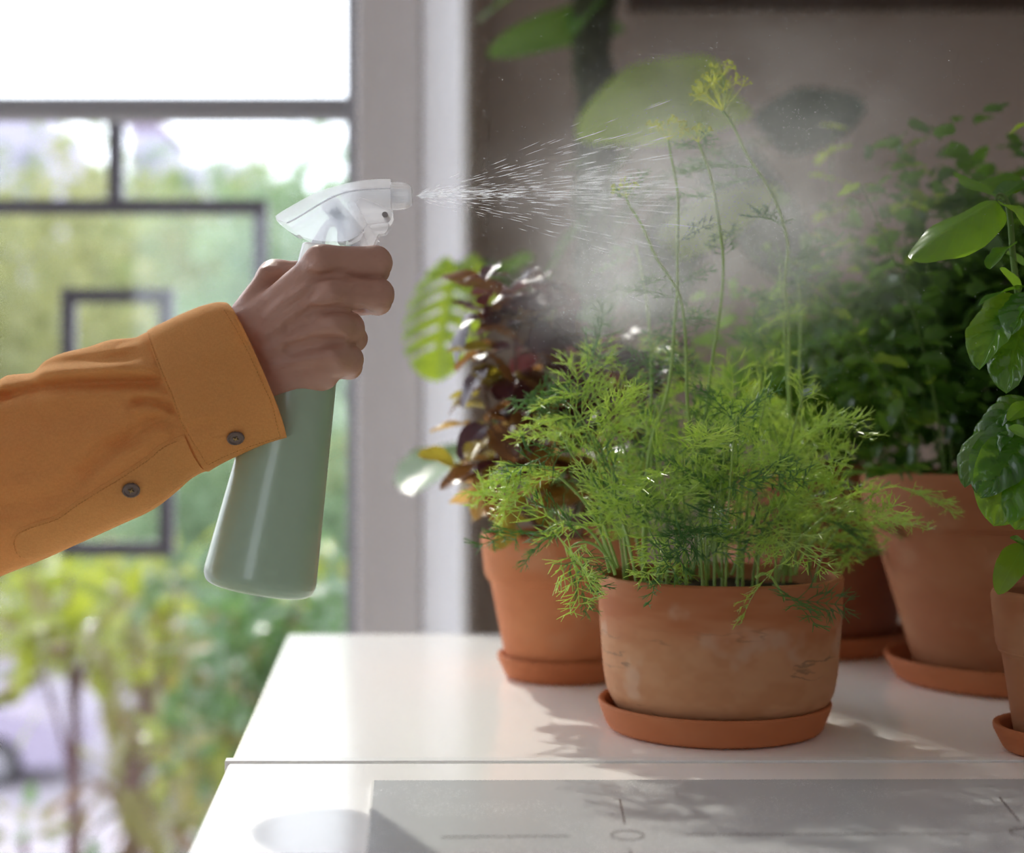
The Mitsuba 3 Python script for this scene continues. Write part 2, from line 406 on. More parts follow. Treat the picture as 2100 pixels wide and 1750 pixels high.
# the pot of red basil, the rear herb pot, the tall herb pot, the small basil pot
PR, PM, PH, PG = cxy(1156, 1.118), cxy(1672, 1.262), cxy(2066, 1.105), cxy(2192, .862)
rim_pot('potted_red_basil', PR, ZS, .0652, .0445, .1075, .036, 'clay_plain')
obj('potted_red_basil', 'soil', soil_mesh(.0575, ZS + .0985, (*PR, 0), 5), 'soil')
tag('potted_red_basil', 'dark purple basil in a terracotta pot, nearest to the window', 'potted plant')
saucer('saucer_001', cxy(1158, 1.118), .0530, .0185, 'terracotta saucer under the purple basil pot', foot=.82)

zz = ZS
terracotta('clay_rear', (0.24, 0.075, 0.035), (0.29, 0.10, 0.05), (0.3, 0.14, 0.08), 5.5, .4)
mp = [(1e-5, 0), (.056, 0), (.062, .004), (.069, .016), (.0735, .035), (.0765, .07), (.0785, .120), (.079, .156), (.0775, .158), (.0735, .158), (.0725, .154), (.069, .09)]
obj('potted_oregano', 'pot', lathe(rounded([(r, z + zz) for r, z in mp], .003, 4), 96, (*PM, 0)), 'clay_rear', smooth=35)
obj('potted_oregano', 'soil', soil_mesh(.0725, zz + .146, (*PM, 0), 6), 'soil')
tag('potted_oregano', 'bushy pale green herb in a dark terracotta pot, behind the dill bowl', 'potted plant')
saucer('saucer_002', cxy(1672, 1.262), .0835, .0190, 'terracotta saucer under the rear pot behind the dill', foot=.84)

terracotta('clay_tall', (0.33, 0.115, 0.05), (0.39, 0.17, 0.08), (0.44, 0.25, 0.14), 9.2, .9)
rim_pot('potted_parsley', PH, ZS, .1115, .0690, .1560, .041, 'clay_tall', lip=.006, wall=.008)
obj('potted_parsley', 'soil', soil_mesh(.1025, ZS + .146, (*PH, 0), 8), 'soil')
tag('potted_parsley', 'dense dark green leafy herb in the largest terracotta pot, behind the broad leaved basil', 'potted plant')
saucer('saucer_003', cxy(2066, 1.098), .0925, .0200, 'terracotta saucer under the largest herb pot', foot=.84)

rim_pot('potted_basil', PG, ZS, .0452, .0315, .0915, .0375, 'clay_tall', lip=.0035, wall=.005)
obj('potted_basil', 'soil', soil_mesh(.0405, ZS + .080, (*PG, 0), 9), 'soil')
tag('potted_basil', 'bright green broad leaved basil in the smallest terracotta pot', 'potted plant')
saucer('saucer_004', cxy(2190, .856), .0432, .0165, 'terracotta saucer under the smallest pot of broad leaved basil', foot=.80)


# ---- the spray bottle ---------------------------------------------------------------------------
YBT = .815
SCH = .914                         # size of bottle, hand and sleeve against a bottle 28 cm tall
KB = YBT / FPX
plain('bottle_green', (0.33, 0.47, 0.345), 0.24, 0.6, clearcoat=0.5, clearcoat_gloss=0.95)
scene['clear_plastic'] = {'type': 'blendbsdf', 'weight': 0.15, 'a': {'type': 'thindielectric', 'int_ior': 1.5, 'ext_ior': 1.0},
                          'b': {'type': 'principledthin', 'base_color': rgb(0.96, 0.97, 1.0), 'roughness': 0.4, 'diff_trans': 1.5, 'spec_trans': 0.0}}
scene['milky_plastic'] = {'type': 'blendbsdf', 'weight': 0.42, 'a': {'type': 'thindielectric', 'int_ior': 1.5, 'ext_ior': 1.0},
                          'b': {'type': 'principledthin', 'base_color': rgb(0.96, 0.96, 0.98), 'roughness': 0.4, 'diff_trans': 1.4, 'spec_trans': 0.0}}
scene['grey_plastic'] = {'type': 'blendbsdf', 'weight': 0.55, 'a': {'type': 'thindielectric', 'int_ior': 1.5, 'ext_ior': 1.0},
                         'b': {'type': 'principledthin', 'base_color': rgb(0.74, 0.76, 0.80), 'roughness': 0.4, 'diff_trans': 1.2, 'spec_trans': 0.0}}
plain('spring_steel', (0.10, 0.12, 0.14), 0.3, metallic=0.8)
TILT = math.radians(10.6)
base = at(529, 1210, YBT)
BM = np.eye(4)
BM[:3, 2] = [math.sin(TILT), 0.01, math.cos(TILT)]
BM[:3, 0] = [math.cos(TILT), 0, -math.sin(TILT)]
BM[:3, 2] /= np.linalg.norm(BM[:3, 2])
BM[:3, 1] = np.cross(BM[:3, 2], BM[:3, 0])
BM[:3, 3] = base
prof = [(1e-5, .004), (.022, .0035), (.0265, .0005), (.0300, .0000), (.0332, .0018), (.0350, .0058), (.0353, .0095), (.0345, .0185), (.0245, .1315), (.0222, .155), (.0200, .166), (.0150, .1735), (.0118, .176), (.0118, .184)]
bm = lathe(rounded(prof, .004, 4) * SCH, 128)
bm.apply_transform(BM)
obj('spray_bottle', 'body', bm, 'bottle_green', smooth=40)
cm = lathe(rounded([(.0100, .178), (.0150, .178), (.0158, .180), (.0135, .2085), (.0128, .2185), (.0120, .2195), (1e-5, .2195)], .001), 64)
ribs = [tube([(r0 * math.cos(a), r0 * math.sin(a), z0), (r1 * math.cos(a), r1 * math.sin(a), z1)], .0005, 4) for a in np.arange(36) * 2 * np.pi / 36 for r0, z0, r1, z1 in [(.0157, .181, .0137, .206)]]
cm = cat(cm, *ribs)
cm.apply_scale(SCH)
cm.apply_transform(BM)
obj('spray_bottle', 'collar', cm, 'milky_plastic', smooth=30, label='milky screw collar under the spray head')


def px_extrude(poly, d0, d1, Y=YBT):
    """A shape drawn in the plane of the bottle, Y metres off, d0 to d1 metres deep."""
    k = Y / FPX
    poly = shapely.affinity.affine_transform(poly, [k, 0, 0, -k, -1050 * k, CAMZ + 875 * k])
    M = np.array([[1, 0, 0, 0], [0, 0, -1, Y + d1], [0, 1, 0, 0], [0, 0, 0, 1.0]])
    return extrude(poly, d1 - d0, M)


def curve(pts, n=60):
    return [tuple(p) for p in smooth_path(np.array(pts, float), n)]


top = curve([(571, 450), (583, 441), (612, 424), (645, 406), (672, 395), (700, 387), (728, 380.5), (760, 376), (785, 374.5), (804, 375)], 40)
low = curve([(754, 464), (742, 483), (722, 496), (695, 500), (665, 499), (640, 495), (618, 486), (602, 473), (594, 462)], 24)
side = Polygon(top + [(804, 434), (790, 429), (742, 409), (733, 420)] + low + [(573, 455)]).buffer(.6).buffer(-.6)
W2 = .0098 * SCH
for d0, d1 in ((-W2, -W2 + .0011), (W2 - .0011, W2)):
    obj('spray_bottle', 'hood_side', px_extrude(side, d0, d1), 'clear_plastic')
roof = LineString(top).buffer(2.0, cap_style=2)
obj('spray_bottle', 'hood_roof', px_extrude(roof, -W2, W2), 'clear_plastic')
obj('spray_bottle', 'hood_rib', cat(*[px_extrude(LineString(curve([(594, 462), (640, 436), (690, 408), (735, 396), (803, 392)], 30)).buffer(1.3, cap_style=2), a, b) for a, b in ((-W2 - .0005, -W2 + .0004), (W2 - .0004, W2 + .0005))]), 'grey_plastic', label='milky ridge along the hood')
back_lip = Polygon([(571, 449), (594, 461), (604, 474), (618, 485), (612, 487), (596, 478), (580, 465), (571, 455)])
obj('spray_bottle', 'hood_end', px_extrude(back_lip, -W2 * .93, W2 * .93), 'clear_plastic')
# inside: the feed tube, the pump cylinder with its spring, the saddle on the collar
def rod(a, b, r0, r1, name, bs, sides=28, dd=0.0, **kw):
    A, B = at(*a, YBT) + [0, dd, 0], at(*b, YBT) + [0, dd, 0]
    return obj('spray_bottle', name, tube([A, A + (B - A) * .5, B], [r0 * KB, (r0 + r1) / 2 * KB, r1 * KB], sides), bs, smooth=40, **kw)
rod((672, 412), (731, 484), 19, 20, 'pump_cylinder', 'grey_plastic', label='greyish slanting pump cylinder')
rod((700, 398), (803, 400), 8, 9, 'outlet_tube', 'grey_plastic')
hx = [at(684 + 17 * t + 7.5 * math.cos(6.283 * 6 * t), 432 + 19 * t + 5.5 * math.cos(6.283 * 6 * t) * -.8, YBT) + [0, 9.5 * KB * math.sin(6.283 * 6 * t) - .0032, 0] for t in np.linspace(0, 1, 140)]
obj('spray_bottle', 'spring', tube(hx, 1.7 * KB, 6), 'spring_steel', smooth=True, label='dark steel spring inside the hood')
rod((681, 430), (702, 453), 6.5, 6.5, 'piston', 'spring_steel', dd=-.001, label='dark piston inside the spring')
saddle = Polygon(curve([(640, 501), (655, 478), (668, 460), (684, 449), (697, 452), (706, 470), (707, 501)], 24) + [(695, 501)] + curve([(694, 490), (690, 468), (680, 462), (670, 473), (664, 501)], 14))
obj('spray_bottle', 'saddle', px_extrude(saddle, -.0057, .0057), 'grey_plastic')
# trigger: a cheek plate with its pivot pin, and the lever that goes down under the finger
cheek = Polygon([(742, 409.5), (803, 434), (804.5, 447), (802, 454), (797, 459.5), (756, 463), (733, 420)]).buffer(.8).difference(Point(792, 444.5).buffer(6.2, 16))
for d0, d1 in ((-W2 + .0012, -W2 + .0026), (W2 - .0026, W2 - .0012)):
    obj('spray_bottle', 'trigger_cheek', px_extrude(cheek, d0, d1), 'milky_plastic')
lever = Polygon(curve([(757, 462), (797, 458), (797.5, 468), (793, 478), (786, 482), (778, 482.5), (773, 492), (767, 506), (762, 530), (764, 560), (768, 590), (758, 594), (748, 570), (744, 540), (742, 515), (742, 492)], 60))
obj('spray_bottle', 'trigger', px_extrude(lever, -.0047, .0047), 'milky_plastic', label='milky trigger lever under the finger')
obj('spray_bottle', 'trigger_rib', cat(*[px_extrude(LineString(l).buffer(1.2, cap_style=2), a, b) for l in ([(741, 470), (756, 505)], [(756, 464), (776, 494)]) for a, b in ((-.0056, -.0045), (.0045, .0056))]), 'milky_plastic')
pin = trimesh.creation.cylinder(5.6 * KB, 2 * W2 - .0010, 24)
pin.apply_transform(rot([1, 0, 0], 90)); pin.apply_translation(at(792, 444.5, YBT))
plain('pin_grey', (0.30, 0.29, 0.29), 0.5)
obj('spray_bottle', 'pivot_pin', pin, 'pin_grey', label='grey pivot pin of the trigger')
nz = lathe(rounded([(1e-5, 0), (27.5, 0), (28.5, 1.5), (28, 12), (26.3, 30), (24, 37), (19, 42.5), (12, 44), (6, 43), (4.5, 40), (1e-5, 40)], 2, 4), 64)
for k in range(22):
    a = k * 2 * math.pi / 22
    nz = cat(nz, tube([(28.3 * math.cos(a), 28.3 * math.sin(a), 5), (26.4 * math.cos(a), 26.4 * math.sin(a), 29)], .9, 4))
nz.apply_scale(KB)
nz.apply_transform(rot([0, 1, 0], 90 - 1.5)); nz.apply_translation(at(802, 402.5, YBT))
obj('spray_bottle', 'nozzle', nz, 'clear_plastic', smooth=30, label='clear ribbed nozzle cap')
core = trimesh.creation.cylinder(13 * KB, 36 * KB, 32); core.apply_transform(rot([0, 1, 0], 90)); core.apply_translation(at(822, 402, YBT))
obj('spray_bottle', 'nozzle_core', core, 'grey_plastic', smooth=40)
tag('spray_bottle', 'sage green tapering spray bottle with a clear plastic spray head, held in the hand', 'spray bottle')


# ---- the person: one hand and forearm, closed round the bottle's neck ---------------------------
YH = .797
KH = YH / FPX
def ph(u, v, d):
    p = at(u, v, YH)
    return np.array([p[0], YH + d * SCH / 1000, p[2]])


def surface_nets(val, lo, h):
    """The zero surface of values on a regular grid, as a triangle mesh."""
    s = val < 0
    nx, ny, nz = val.shape
    acc = np.zeros((nx - 1, ny - 1, nz - 1, 3)); cnt = np.zeros((nx - 1, ny - 1, nz - 1))
    corner = [(a, b, c) for a in (0, 1) for b in (0, 1) for c in (0, 1)]
    sl = lambda A, o: A[o[0]:nx - 1 + o[0], o[1]:ny - 1 + o[1], o[2]:nz - 1 + o[2]]
    for i in range(8):
        for ax in range(3):
            o = corner[i]
            if o[ax]: continue
            q = list(o); q[ax] = 1
            a, b = sl(val, o), sl(val, q)
            m = (a < 0) != (b < 0)
            t = np.where(m, a / np.where(m, a - b, 1), 0)
            for k in range(3):
                acc[..., k] += np.where(m, o[k] + (t if k == ax else 0), 0)
            cnt += m
    on = cnt > 0
    idx = -np.ones(on.shape, int)
    idx[on] = np.arange(on.sum())
    cell = np.argwhere(on)
    v = (cell + acc[on] / cnt[on][:, None]) * h + lo
    F = []
    for ax in range(3):
        b1, b2 = (ax + 1) % 3, (ax + 2) % 3
        e = np.zeros(3, int); e[ax] = 1
        r = [slice(None)] * 3; r2 = [slice(None)] * 3
        r[ax] = slice(0, -1); r2[ax] = slice(1, None)
        ed = np.argwhere(s[tuple(r)] != s[tuple(r2)])
        ed = ed[(ed[:, b1] > 0) & (ed[:, b2] > 0) & (ed[:, b1] < val.shape[b1] - 1) & (ed[:, b2] < val.shape[b2] - 1)]
        d1 = np.zeros(3, int); d1[b1] = 1
        d2 = np.zeros(3, int); d2[b2] = 1
        g = lambda c: idx[c[:, 0], c[:, 1], c[:, 2]]
        q = np.stack([g(ed - d1 - d2), g(ed - d2), g(ed), g(ed - d1)], 1)
        inside = s[ed[:, 0], ed[:, 1], ed[:, 2]]
        q[~inside] = q[~inside][:, ::-1]
        F.append(q)
    q = np.vstack(F)
    q = q[(q >= 0).all(1)]
    return trimesh.Trimesh(v, np.vstack([q[:, [0, 1, 2]], q[:, [0, 2, 3]]]), process=False)


def cone_sdf(P, a, b, ra, rb):
    ab = b - a
    t = np.clip(((P - a) @ ab) / (ab @ ab + 1e-12), 0, 1)
    return np.linalg.norm(P - a - t[..., None] * ab, axis=-1) - (ra + (rb - ra) * t)


def smin(a, b, k):
    k = k * SCH
    h = np.clip(.5 + .5 * (b - a) / k, 0, 1)
    return b * (1 - h) + a * h - k * h * (1 - h)


def chain(P, pts, k=.0025):
    """Tapering bones through (u, v, depth in mm, radius in pixels)."""
    out = None
    for a, b in zip(pts, pts[1:]):
        s = cone_sdf(P, ph(*a[:3]), ph(*b[:3]), a[3] * KH, b[3] * KH)
        out = s if out is None else smin(out, s, k)
    return out


hh = .00096
lo = np.array([at(330, 0, YH)[0], YH - .045, at(0, 900, YH)[2]])
hi = np.array([at(830, 0, YH)[0], YH + .066, at(0, 470, YH)[2]])
gx = [np.arange(lo[k], hi[k], hh) for k in range(3)]
P = np.stack(np.meshgrid(*gx, indexing='ij'), -1)
palm = chain(P, [(528, 664, 2, 42), (668, 543, -9, 34)])
for c in ([(540, 690, -1, 42), (690, 603, -12, 34)], [(550, 722, 0, 42), (692, 668, -10, 33)], [(562, 757, 3, 40), (686, 733, -4, 33)], [(585, 768, 8, 42), (655, 762, 6, 40)], [(575, 700, 4, 48), (640, 640, 3, 46)]):
    palm = smin(palm, chain(P, c), .010)
arm = smin(chain(P, [(530, 668, 2, 43), (440, 715, 2, 47), (330, 760, 2, 54)]), chain(P, [(566, 764, 2, 41), (480, 800, 2, 47), (370, 850, 2, 54)]), .02)
palm = smin(palm, arm, .010)
thumb = chain(P, [(503, 640, 9, 34), (552, 561, 21, 33), (640, 548, 38, 29), (700, 560, 44, 24)], .006)
palm = smin(palm, thumb, .007)
# the four fingers, each its own chain: first knuckle, middle knuckle, end knuckle, tip
index = chain(P, [(660, 541, -9, 33), (769, 537.5, 3, 33), (762, 545, 27, 28), (722, 552, 36, 24)], .003)
middle = chain(P, [(684, 604, -12, 33), (774, 603.5, 2, 32.5), (766, 610, 27, 28), (722, 614, 37, 24)], .003)
ring = chain(P, [(688, 668, -10, 32), (713, 671, 3, 31.5), (717, 690, 26, 26), (676, 697, 42, 23)], .003)
pinky = chain(P, [(684, 733, -5, 32), (709, 737, 7, 32), (706, 748, 27, 26), (662, 752, 40, 22)], .003)
fing = smin(index, middle, .0009)
fing = smin(fing, smin(ring, pinky, .0016), .0012)
# hollow between middle and ring knuckles
hand = smin(palm, fing, .0048)
# tendons, knuckle bones and veins that stand out under the skin
def ridge(S, pts, k):
    return smin(S, chain(P, pts, .002), k)
hand = ridge(hand, [(565, 655, -14.5, 9), (625, 600, -18.0, 10), (668, 552, -18.5, 13)], .006)
hand = ridge(hand, [(552, 690, -15.5, 8), (625, 650, -19.8, 9), (690, 612, -21.5, 13)], .006)
hand = ridge(hand, [(552, 725, -14.5, 8), (630, 694, -18.0, 8.5), (692, 670, -19.2, 13)], .006)
hand = ridge(hand, [(568, 754, -11, 7), (640, 738, -13.8, 8), (688, 732, -14.2, 13)], .006)
hand = ridge(hand, [(560, 705, -13, 4), (600, 660, -17, 4), (640, 655, -18.5, 4), (668, 640, -18, 4)], .004)
hand = ridge(hand, [(512, 612, 2, 12), (540, 560, 8, 12), (560, 556, 10, 8)], .008)
def groove(S, pts, k):
    g_ = chain(P, pts, .002)
    return -smin(-S, g_, k)
hand = groove(hand, [(728, 569.5, -11, 2.2), (775, 571, -10, 2.2), (812, 571, 0, 2.2), (806, 571, 10, 2)], .0022)
hand = groove(hand, [(712, 640, -14, 3), (740, 640, -8, 3.5), (750, 640, 4, 3.5)], .004)
hand = groove(hand, [(700, 702, -13, 2.0), (738, 704, -5, 2.4), (752, 704, 6, 2.4)], .003)
hand = groove(hand, [(600, 600, -21, 4), (650, 574, -20, 5), (700, 571, -16, 4), (722, 570, -13, 3)], .006)
hand = groove(hand, [(600, 672, -20, 4), (650, 640, -21, 5), (700, 638, -18, 4)], .006)
hand = groove(hand, [(600, 716, -17, 4), (650, 703, -18.5, 5), (700, 702, -15, 4)], .006)
hm = surface_nets(hand, lo, hh)
comps = hm.split(only_watertight=False)
hm = max(comps, key=lambda m: len(m.faces))
from scipy.sparse import coo_matrix, diags
e_ = np.vstack([hm.faces[:, [0, 1]], hm.faces[:, [1, 2]], hm.faces[:, [2, 0]]])
adj = coo_matrix((np.ones(2 * len(e_)), (np.r_[e_[:, 0], e_[:, 1]], np.r_[e_[:, 1], e_[:, 0]])), shape=(len(hm.vertices),) * 2).tocsr()
adj = diags(1 / np.maximum(np.asarray(adj.sum(1)).ravel(), 1)) @ adj
pv = np.array(hm.vertices)
for it in range(6):
    pv = pv + (.5 if it % 2 == 0 else -.42) * (adj @ pv - pv)
hm = trimesh.Trimesh(pv, hm.faces, process=False)
wr = meshkit.fbm(hm.vertices * np.array([160, 160, 160]), 3, 2) - .5
hm.vertices += hm.vertex_normals * (wr * .0005)[:, None]


def skin_col(p, n, uv):
    a = fbm(p.x * 70, p.y * 70, p.z * 70, 4)
    b = fbm(p.x * 420, p.y * 420, p.z * 420, 2)
    c = mix((0.40, 0.215, 0.155), (0.50, 0.295, 0.225), a)
    return mix(c, (0.38, 0.18, 0.13), smoothstep(.5, .8, b) * .18)
bumped('skin', proc(skin_col), lambda p, n, uv: fbm(p.x * 900, p.y * 900, p.z * 900, 2) + .8 * dr.abs(noise(p.x * 500 + p.z * 300, p.y * 400, p.z * 500 - p.x * 200) - .5), 0.00016, 0.42, 0.45, eps=4e-4)
scene['person'] = mikit.ply(hm, 'skin', smooth=True)
tag('person', 'hand in an ochre shirt sleeve gripping the green spray bottle, two fingers on its trigger', 'person')

# the sleeve and its cuff: lofts between the upper and the lower outline
def resample(pts, n):
    p = np.array(pts, float)
    t = np.concatenate([[0], np.cumsum(np.linalg.norm(np.diff(p, axis=0), axis=1))])
    from scipy.interpolate import PchipInterpolator
    return PchipInterpolator(t / t[-1], p, axis=0)(np.linspace(0, 1, n))


def loft(upper, lower, bows, depths, mids, n, m, fold=None, grow=0.0):
    U, L = resample(upper, n), resample(lower, n)
    s = np.linspace(0, 1, n)
    ip = lambda a: np.interp(s, np.linspace(0, 1, len(a)), a)
    bow, D, d0 = ip(bows), ip(depths), ip(mids)
    th = np.arange(m) * 2 * np.pi / m
    M, H = (U + L) / 2, (U - L) / 2
    ax = np.stack([-H[:, 1], H[:, 0]], 1); ax /= np.linalg.norm(ax, axis=1, keepdims=True)
    ax *= np.sign(ax[:, :1])
    c, si = np.cos(th), np.sin(th)
    c = np.sign(c) * np.abs(c) ** .92
    uv = M[:, None] + H[:, None] * c[None, :, None] + (ax * bow[:, None])[:, None] * si[None, :, None]
    d = d0[:, None] - (D[:, None] + grow) * (np.sign(si) * np.abs(si) ** .85)[None]
    if fold is not None:
        d = d - fold(uv[..., 0], uv[..., 1], s[:, None] + 0 * d) * np.clip(si, -.35, 1)[None]
    return uv, d


def skin_of(uv, d):
    # outlines are drawn at the hand's own distance
    k0 = KH
    return np.stack([(uv[..., 0] - 1050) * k0, YH + d * SCH / 1000, CAMZ + (875 - uv[..., 1]) * k0], -1)


def tube_mesh(V, thick=.0009):
    n, m = V.shape[:2]
    i, j = np.meshgrid(np.arange(n - 1), np.arange(m), indexing='ij')
    j2 = (j + 1) % m
    q = np.stack([i * m + j, (i + 1) * m + j, (i + 1) * m + j2, i * m + j2], -1).reshape(-1, 4)
    out = trimesh.Trimesh(V.reshape(-1, 3), np.vstack([q[:, [0, 1, 2]], q[:, [0, 2, 3]]]), process=False)
    nrm = out.vertex_normals
    c = V.mean(1, keepdims=True).repeat(m, 1).reshape(-1, 3)
    if ((out.vertices - c) * nrm).sum(1).mean() < 0:
        out.invert(); nrm = out.vertex_normals
    inner = trimesh.Trimesh(out.vertices - nrm * thick, out.faces[:, ::-1], process=False)
    N = n * m
    rim = []
    for r in (0, n - 1):
        a = r * m + np.arange(m); b = r * m + (np.arange(m) + 1) % m
        qq = np.stack([a, b, b + N, a + N], 1)
        if r == 0: qq = qq[:, ::-1]
        rim.append(qq)
    rq = np.vstack(rim)
    f = np.vstack([out.faces, inner.faces + N, rq[:, [0, 1, 2]], rq[:, [0, 2, 3]]])
    return trimesh.Trimesh(np.vstack([out.vertices, inner.vertices]), f, process=False)


def line_dist(u, v, pts, n=80):
    """(distance in pixels to a curve, signed side with + above it, the fade towards its ends)."""
    c = smooth_path(np.array(pts, float), n)
    from scipy.spatial import cKDTree
    q = np.stack([np.ravel(u), np.ravel(v)], 1)
    dist, k = cKDTree(c).query(q)
    t = np.gradient(c, axis=0)[k]
    w = q - c[k]
    side = np.sign(t[:, 0] * -w[:, 1] + t[:, 1] * w[:, 0])
    f = k / (n - 1)
    return dist.reshape(u.shape), side.reshape(u.shape), (np.minimum(f, 1 - f)).reshape(u.shape)


def sleeve_fold(u, v, s):
    out = np.zeros_like(u)
    def crease(pts, depth, w, above, below, wa, wb, ends=.12):
        d, sd, f = line_dist(u, v, pts)
        e = np.clip(f / ends + .15, 0, 1) if ends > 0 else 1
        x = d * sd
        return e * (-depth * np.exp(-(d / w) ** 2) + above * np.exp(-((x - wa) / (wa * .7)) ** 2) + below * np.exp(-((x + wb) / (wb * .7)) ** 2))
    out += crease([(-300, 960), (-140, 880), (-50, 838), (20, 824), (90, 805), (170, 793), (260, 788), (366, 785)], 9, 11, 6, 1.5, 26, 30, .03)
    out += crease([(300, 832), (330, 826), (360, 830), (390, 845)], 5, 9, 1.5, 3.0, 14, 16)
    out += crease([(388, 862), (340, 868), (296, 896), (250, 930), (190, 978)], 4.0, 16, 3.5, 1.0, 26, 30)
    out += crease([(385, 812), (330, 815), (250, 835), (150, 860), (40, 880), (-80, 940)], 1.5, 26, 1, 1.5, 40, 50)
    out += crease([(260, 952), (170, 1000), (90, 1025), (0, 1045), (-120, 1100)], 2.2, 22, 2.4, 1.4, 38, 30)
    out += crease([(90, 770), (120, 750), (170, 745), (240, 742), (300, 735)], 3.2, 12, 2.0, 2.4, 16, 18)
    out += crease([(255, 712), (275, 703), (300, 700)], 3, 8, 1.5, 1.5, 10, 12)
    out += crease([(-40, 770), (5, 793), (30, 812), (60, 812)], 5, 10, 3, 2, 18, 20)
    out += crease([(230, 925), (270, 905), (310, 905), (345, 890)], 1.4, 10, 1.0, 1.0, 16, 16)
    q = np.stack([u / 60, v / 60, 0 * u], -1)
    out += 2.2 * (meshkit.fbm(q, 3, 11) - .5) + .5 * (meshkit.fbm(q * 5, 2, 12) - .5)
    return out * np.clip((1.02 - s) / .06 + .25, .25, 1)


s_up = [(-900, 1085), (-600, 975), (-300, 860), (-140, 808), (-40, 775), (0, 782), (23, 770), (72, 765), (98, 741), (132, 725), (181, 713), (234, 697), (279, 693), (300, 683), (309, 680)]
s_lo = [(-700, 1560), (-430, 1425), (-150, 1255), (0, 1183), (90, 1147), (166, 1113), (241, 1079), (313, 1045), (362, 1007), (392, 981), (418, 968), (427, 966)]
uv_s, d_s = loft(s_up, s_lo, [40, 34, 28, 22, 18, 14], [64, 60, 54, 50, 46, 42, 36], [-8, -4, 0, 2], 240, 140, sleeve_fold)
def linen_col(p, n, uv):
    w = noise(p.x * 900, p.y * 400, p.z * 2600) * .5 + noise(p.x * 2600, p.y * 400, p.z * 900) * .5
    return mix((0.60, 0.315, 0.105), (0.74, 0.425, 0.165), smoothstep(.25, .75, w) * .7 + .3 * fbm(p.x * 30, p.y * 30, p.z * 30))
LIN = lambda p, n, uv: noise(p.x * 2600, p.y * 900, p.z * 700) + noise(p.x * 700, p.y * 900, p.z * 2600)
scene['linen'] = {'type': 'blendbsdf', 'weight': 0.40,
                  'a': {'type': 'twosided', 'bsdf': {'type': 'bumpmap', 'arbitrary': proc(LIN, 2e-4), 'scale': 0.00009, 'bsdf': {'type': 'principled', 'base_color': proc(linen_col), 'roughness': 0.85, 'specular': 0.2, 'sheen': 0.6, 'sheen_tint': 0.5}}},
                  'b': {'type': 'principledthin', 'base_color': rgb(0.88, 0.46, 0.12), 'roughness': 0.8, 'diff_trans': 1.4, 'spec_trans': 0.0}}
obj('person', 'shirt_sleeve', tube_mesh(skin_of(uv_s, d_s)), 'linen', smooth=50, label='ochre linen shirt sleeve with soft creases')

c_up = [(306, 678), (322, 669), (345, 658), (377, 643), (419, 627), (449, 621), (462, 622), (469, 627)]
c_lo = [(425, 968), (450, 953), (483, 937), (515, 924), (547, 914), (575, 906), (588, 902)]
def cuff_fold(u, v, s):
    q = np.stack([u / 70, v / 70, 0 * u], -1)
    out = 1.6 * (meshkit.fbm(q, 2, 21) - .5)
    for pts, dep, w in (([(400, 880), (430, 872), (452, 868), (480, 862)], 1.2, 7), ([(415, 925), (450, 915), (470, 905)], 1.3, 8), ([(380, 800), (430, 770), (480, 745), (530, 722)], .7, 12)):
        d, sd, f = line_dist(u, v, pts)
        out += np.clip(f / .2, 0, 1) * dep * (-np.exp(-(d / w) ** 2) + .8 * np.exp(-((d * sd - w * 1.6) / w) ** 2))
    edge = np.exp(-((s - .955) / .012) ** 2) * .45 + np.exp(-((s - .03) / .012) ** 2) * .4
    return out - edge
uv_c, d_c = loft(c_up, c_lo, [14, 18, 22, 27], [38, 37, 35, 33.5], [2, 2, 2, 2], 150, 140, cuff_fold, grow=1.2)
ck = obj('person__shirt_sleeve', 'cuff', tube_mesh(skin_of(uv_c, d_c), .0016), 'linen', smooth=50, label='buttoned ochre cuff')
# stitched placket on the sleeve
from scipy.interpolate import LinearNDInterpolator
def front(uv, d, lim=.02):
    m = uv.shape[1]
    k = (np.arange(m) * 2 * np.pi / m)
    on = np.sin(k) > lim
    return LinearNDInterpolator(uv[:, on].reshape(-1, 2), d[:, on].ravel())
fs, fc = front(uv_s, d_s), front(uv_c, d_c)
up = resample([(90, 1146), (73, 1137), (63, 1121), (64, 1099), (76, 1080), (109, 1065), (151, 1051), (181, 1031), (234, 997), (294, 959), (332, 932), (358, 910), (385, 897), (402, 890)], 130)
dn = resample([(91, 1146), (98, 1142.5), (110, 1137.5), (125, 1130.5), (166, 1111.5), (241, 1077), (313, 1042), (362, 1005), (392, 979), (412, 969), (424, 962)], 130)
t = np.linspace(0, 1, 22)
G = up[:, None] * (1 - t)[None, :, None] + dn[:, None] * t[None, :, None]
D = fs(G)
from scipy.ndimage import distance_transform_edt
bad = ~np.isfinite(D)
if bad.any():
    ii = distance_transform_edt(bad, return_distances=False, return_indices=True)
    D = D[tuple(ii)]
edge = np.minimum(np.minimum(t[None] * 8, 1), np.minimum(np.arange(130)[:, None] / 6, 1))
Pt = skin_of(G, D - .30 - 1.5 * edge)
n_, m_ = G.shape[:2]
i, j = np.meshgrid(np.arange(n_ - 1), np.arange(m_ - 1), indexing='ij')
q = np.stack([i * m_ + j, i * m_ + j + 1, (i + 1) * m_ + j + 1, (i + 1) * m_ + j], -1).reshape(-1, 4)
top_ = Pt.reshape(-1, 3)
bot_ = top_ + [0, .0008, 0]
pl = trimesh.Trimesh(np.vstack([top_, bot_]), np.vstack([q[:, [0, 1, 2]], q[:, [0, 2, 3]], q[:, [0, 2, 1]] + n_ * m_, q[:, [0, 3, 2]] + n_ * m_]), process=False)
if pl.face_normals[:len(q)].mean(0)[1] > 0: pl.invert()
obj('person__shirt_sleeve', 'placket', pl, 'linen', smooth=50, label='stitched placket along the sleeve opening')
plain('stitch_thread', (0.45, 0.19, 0.03), 0.8)
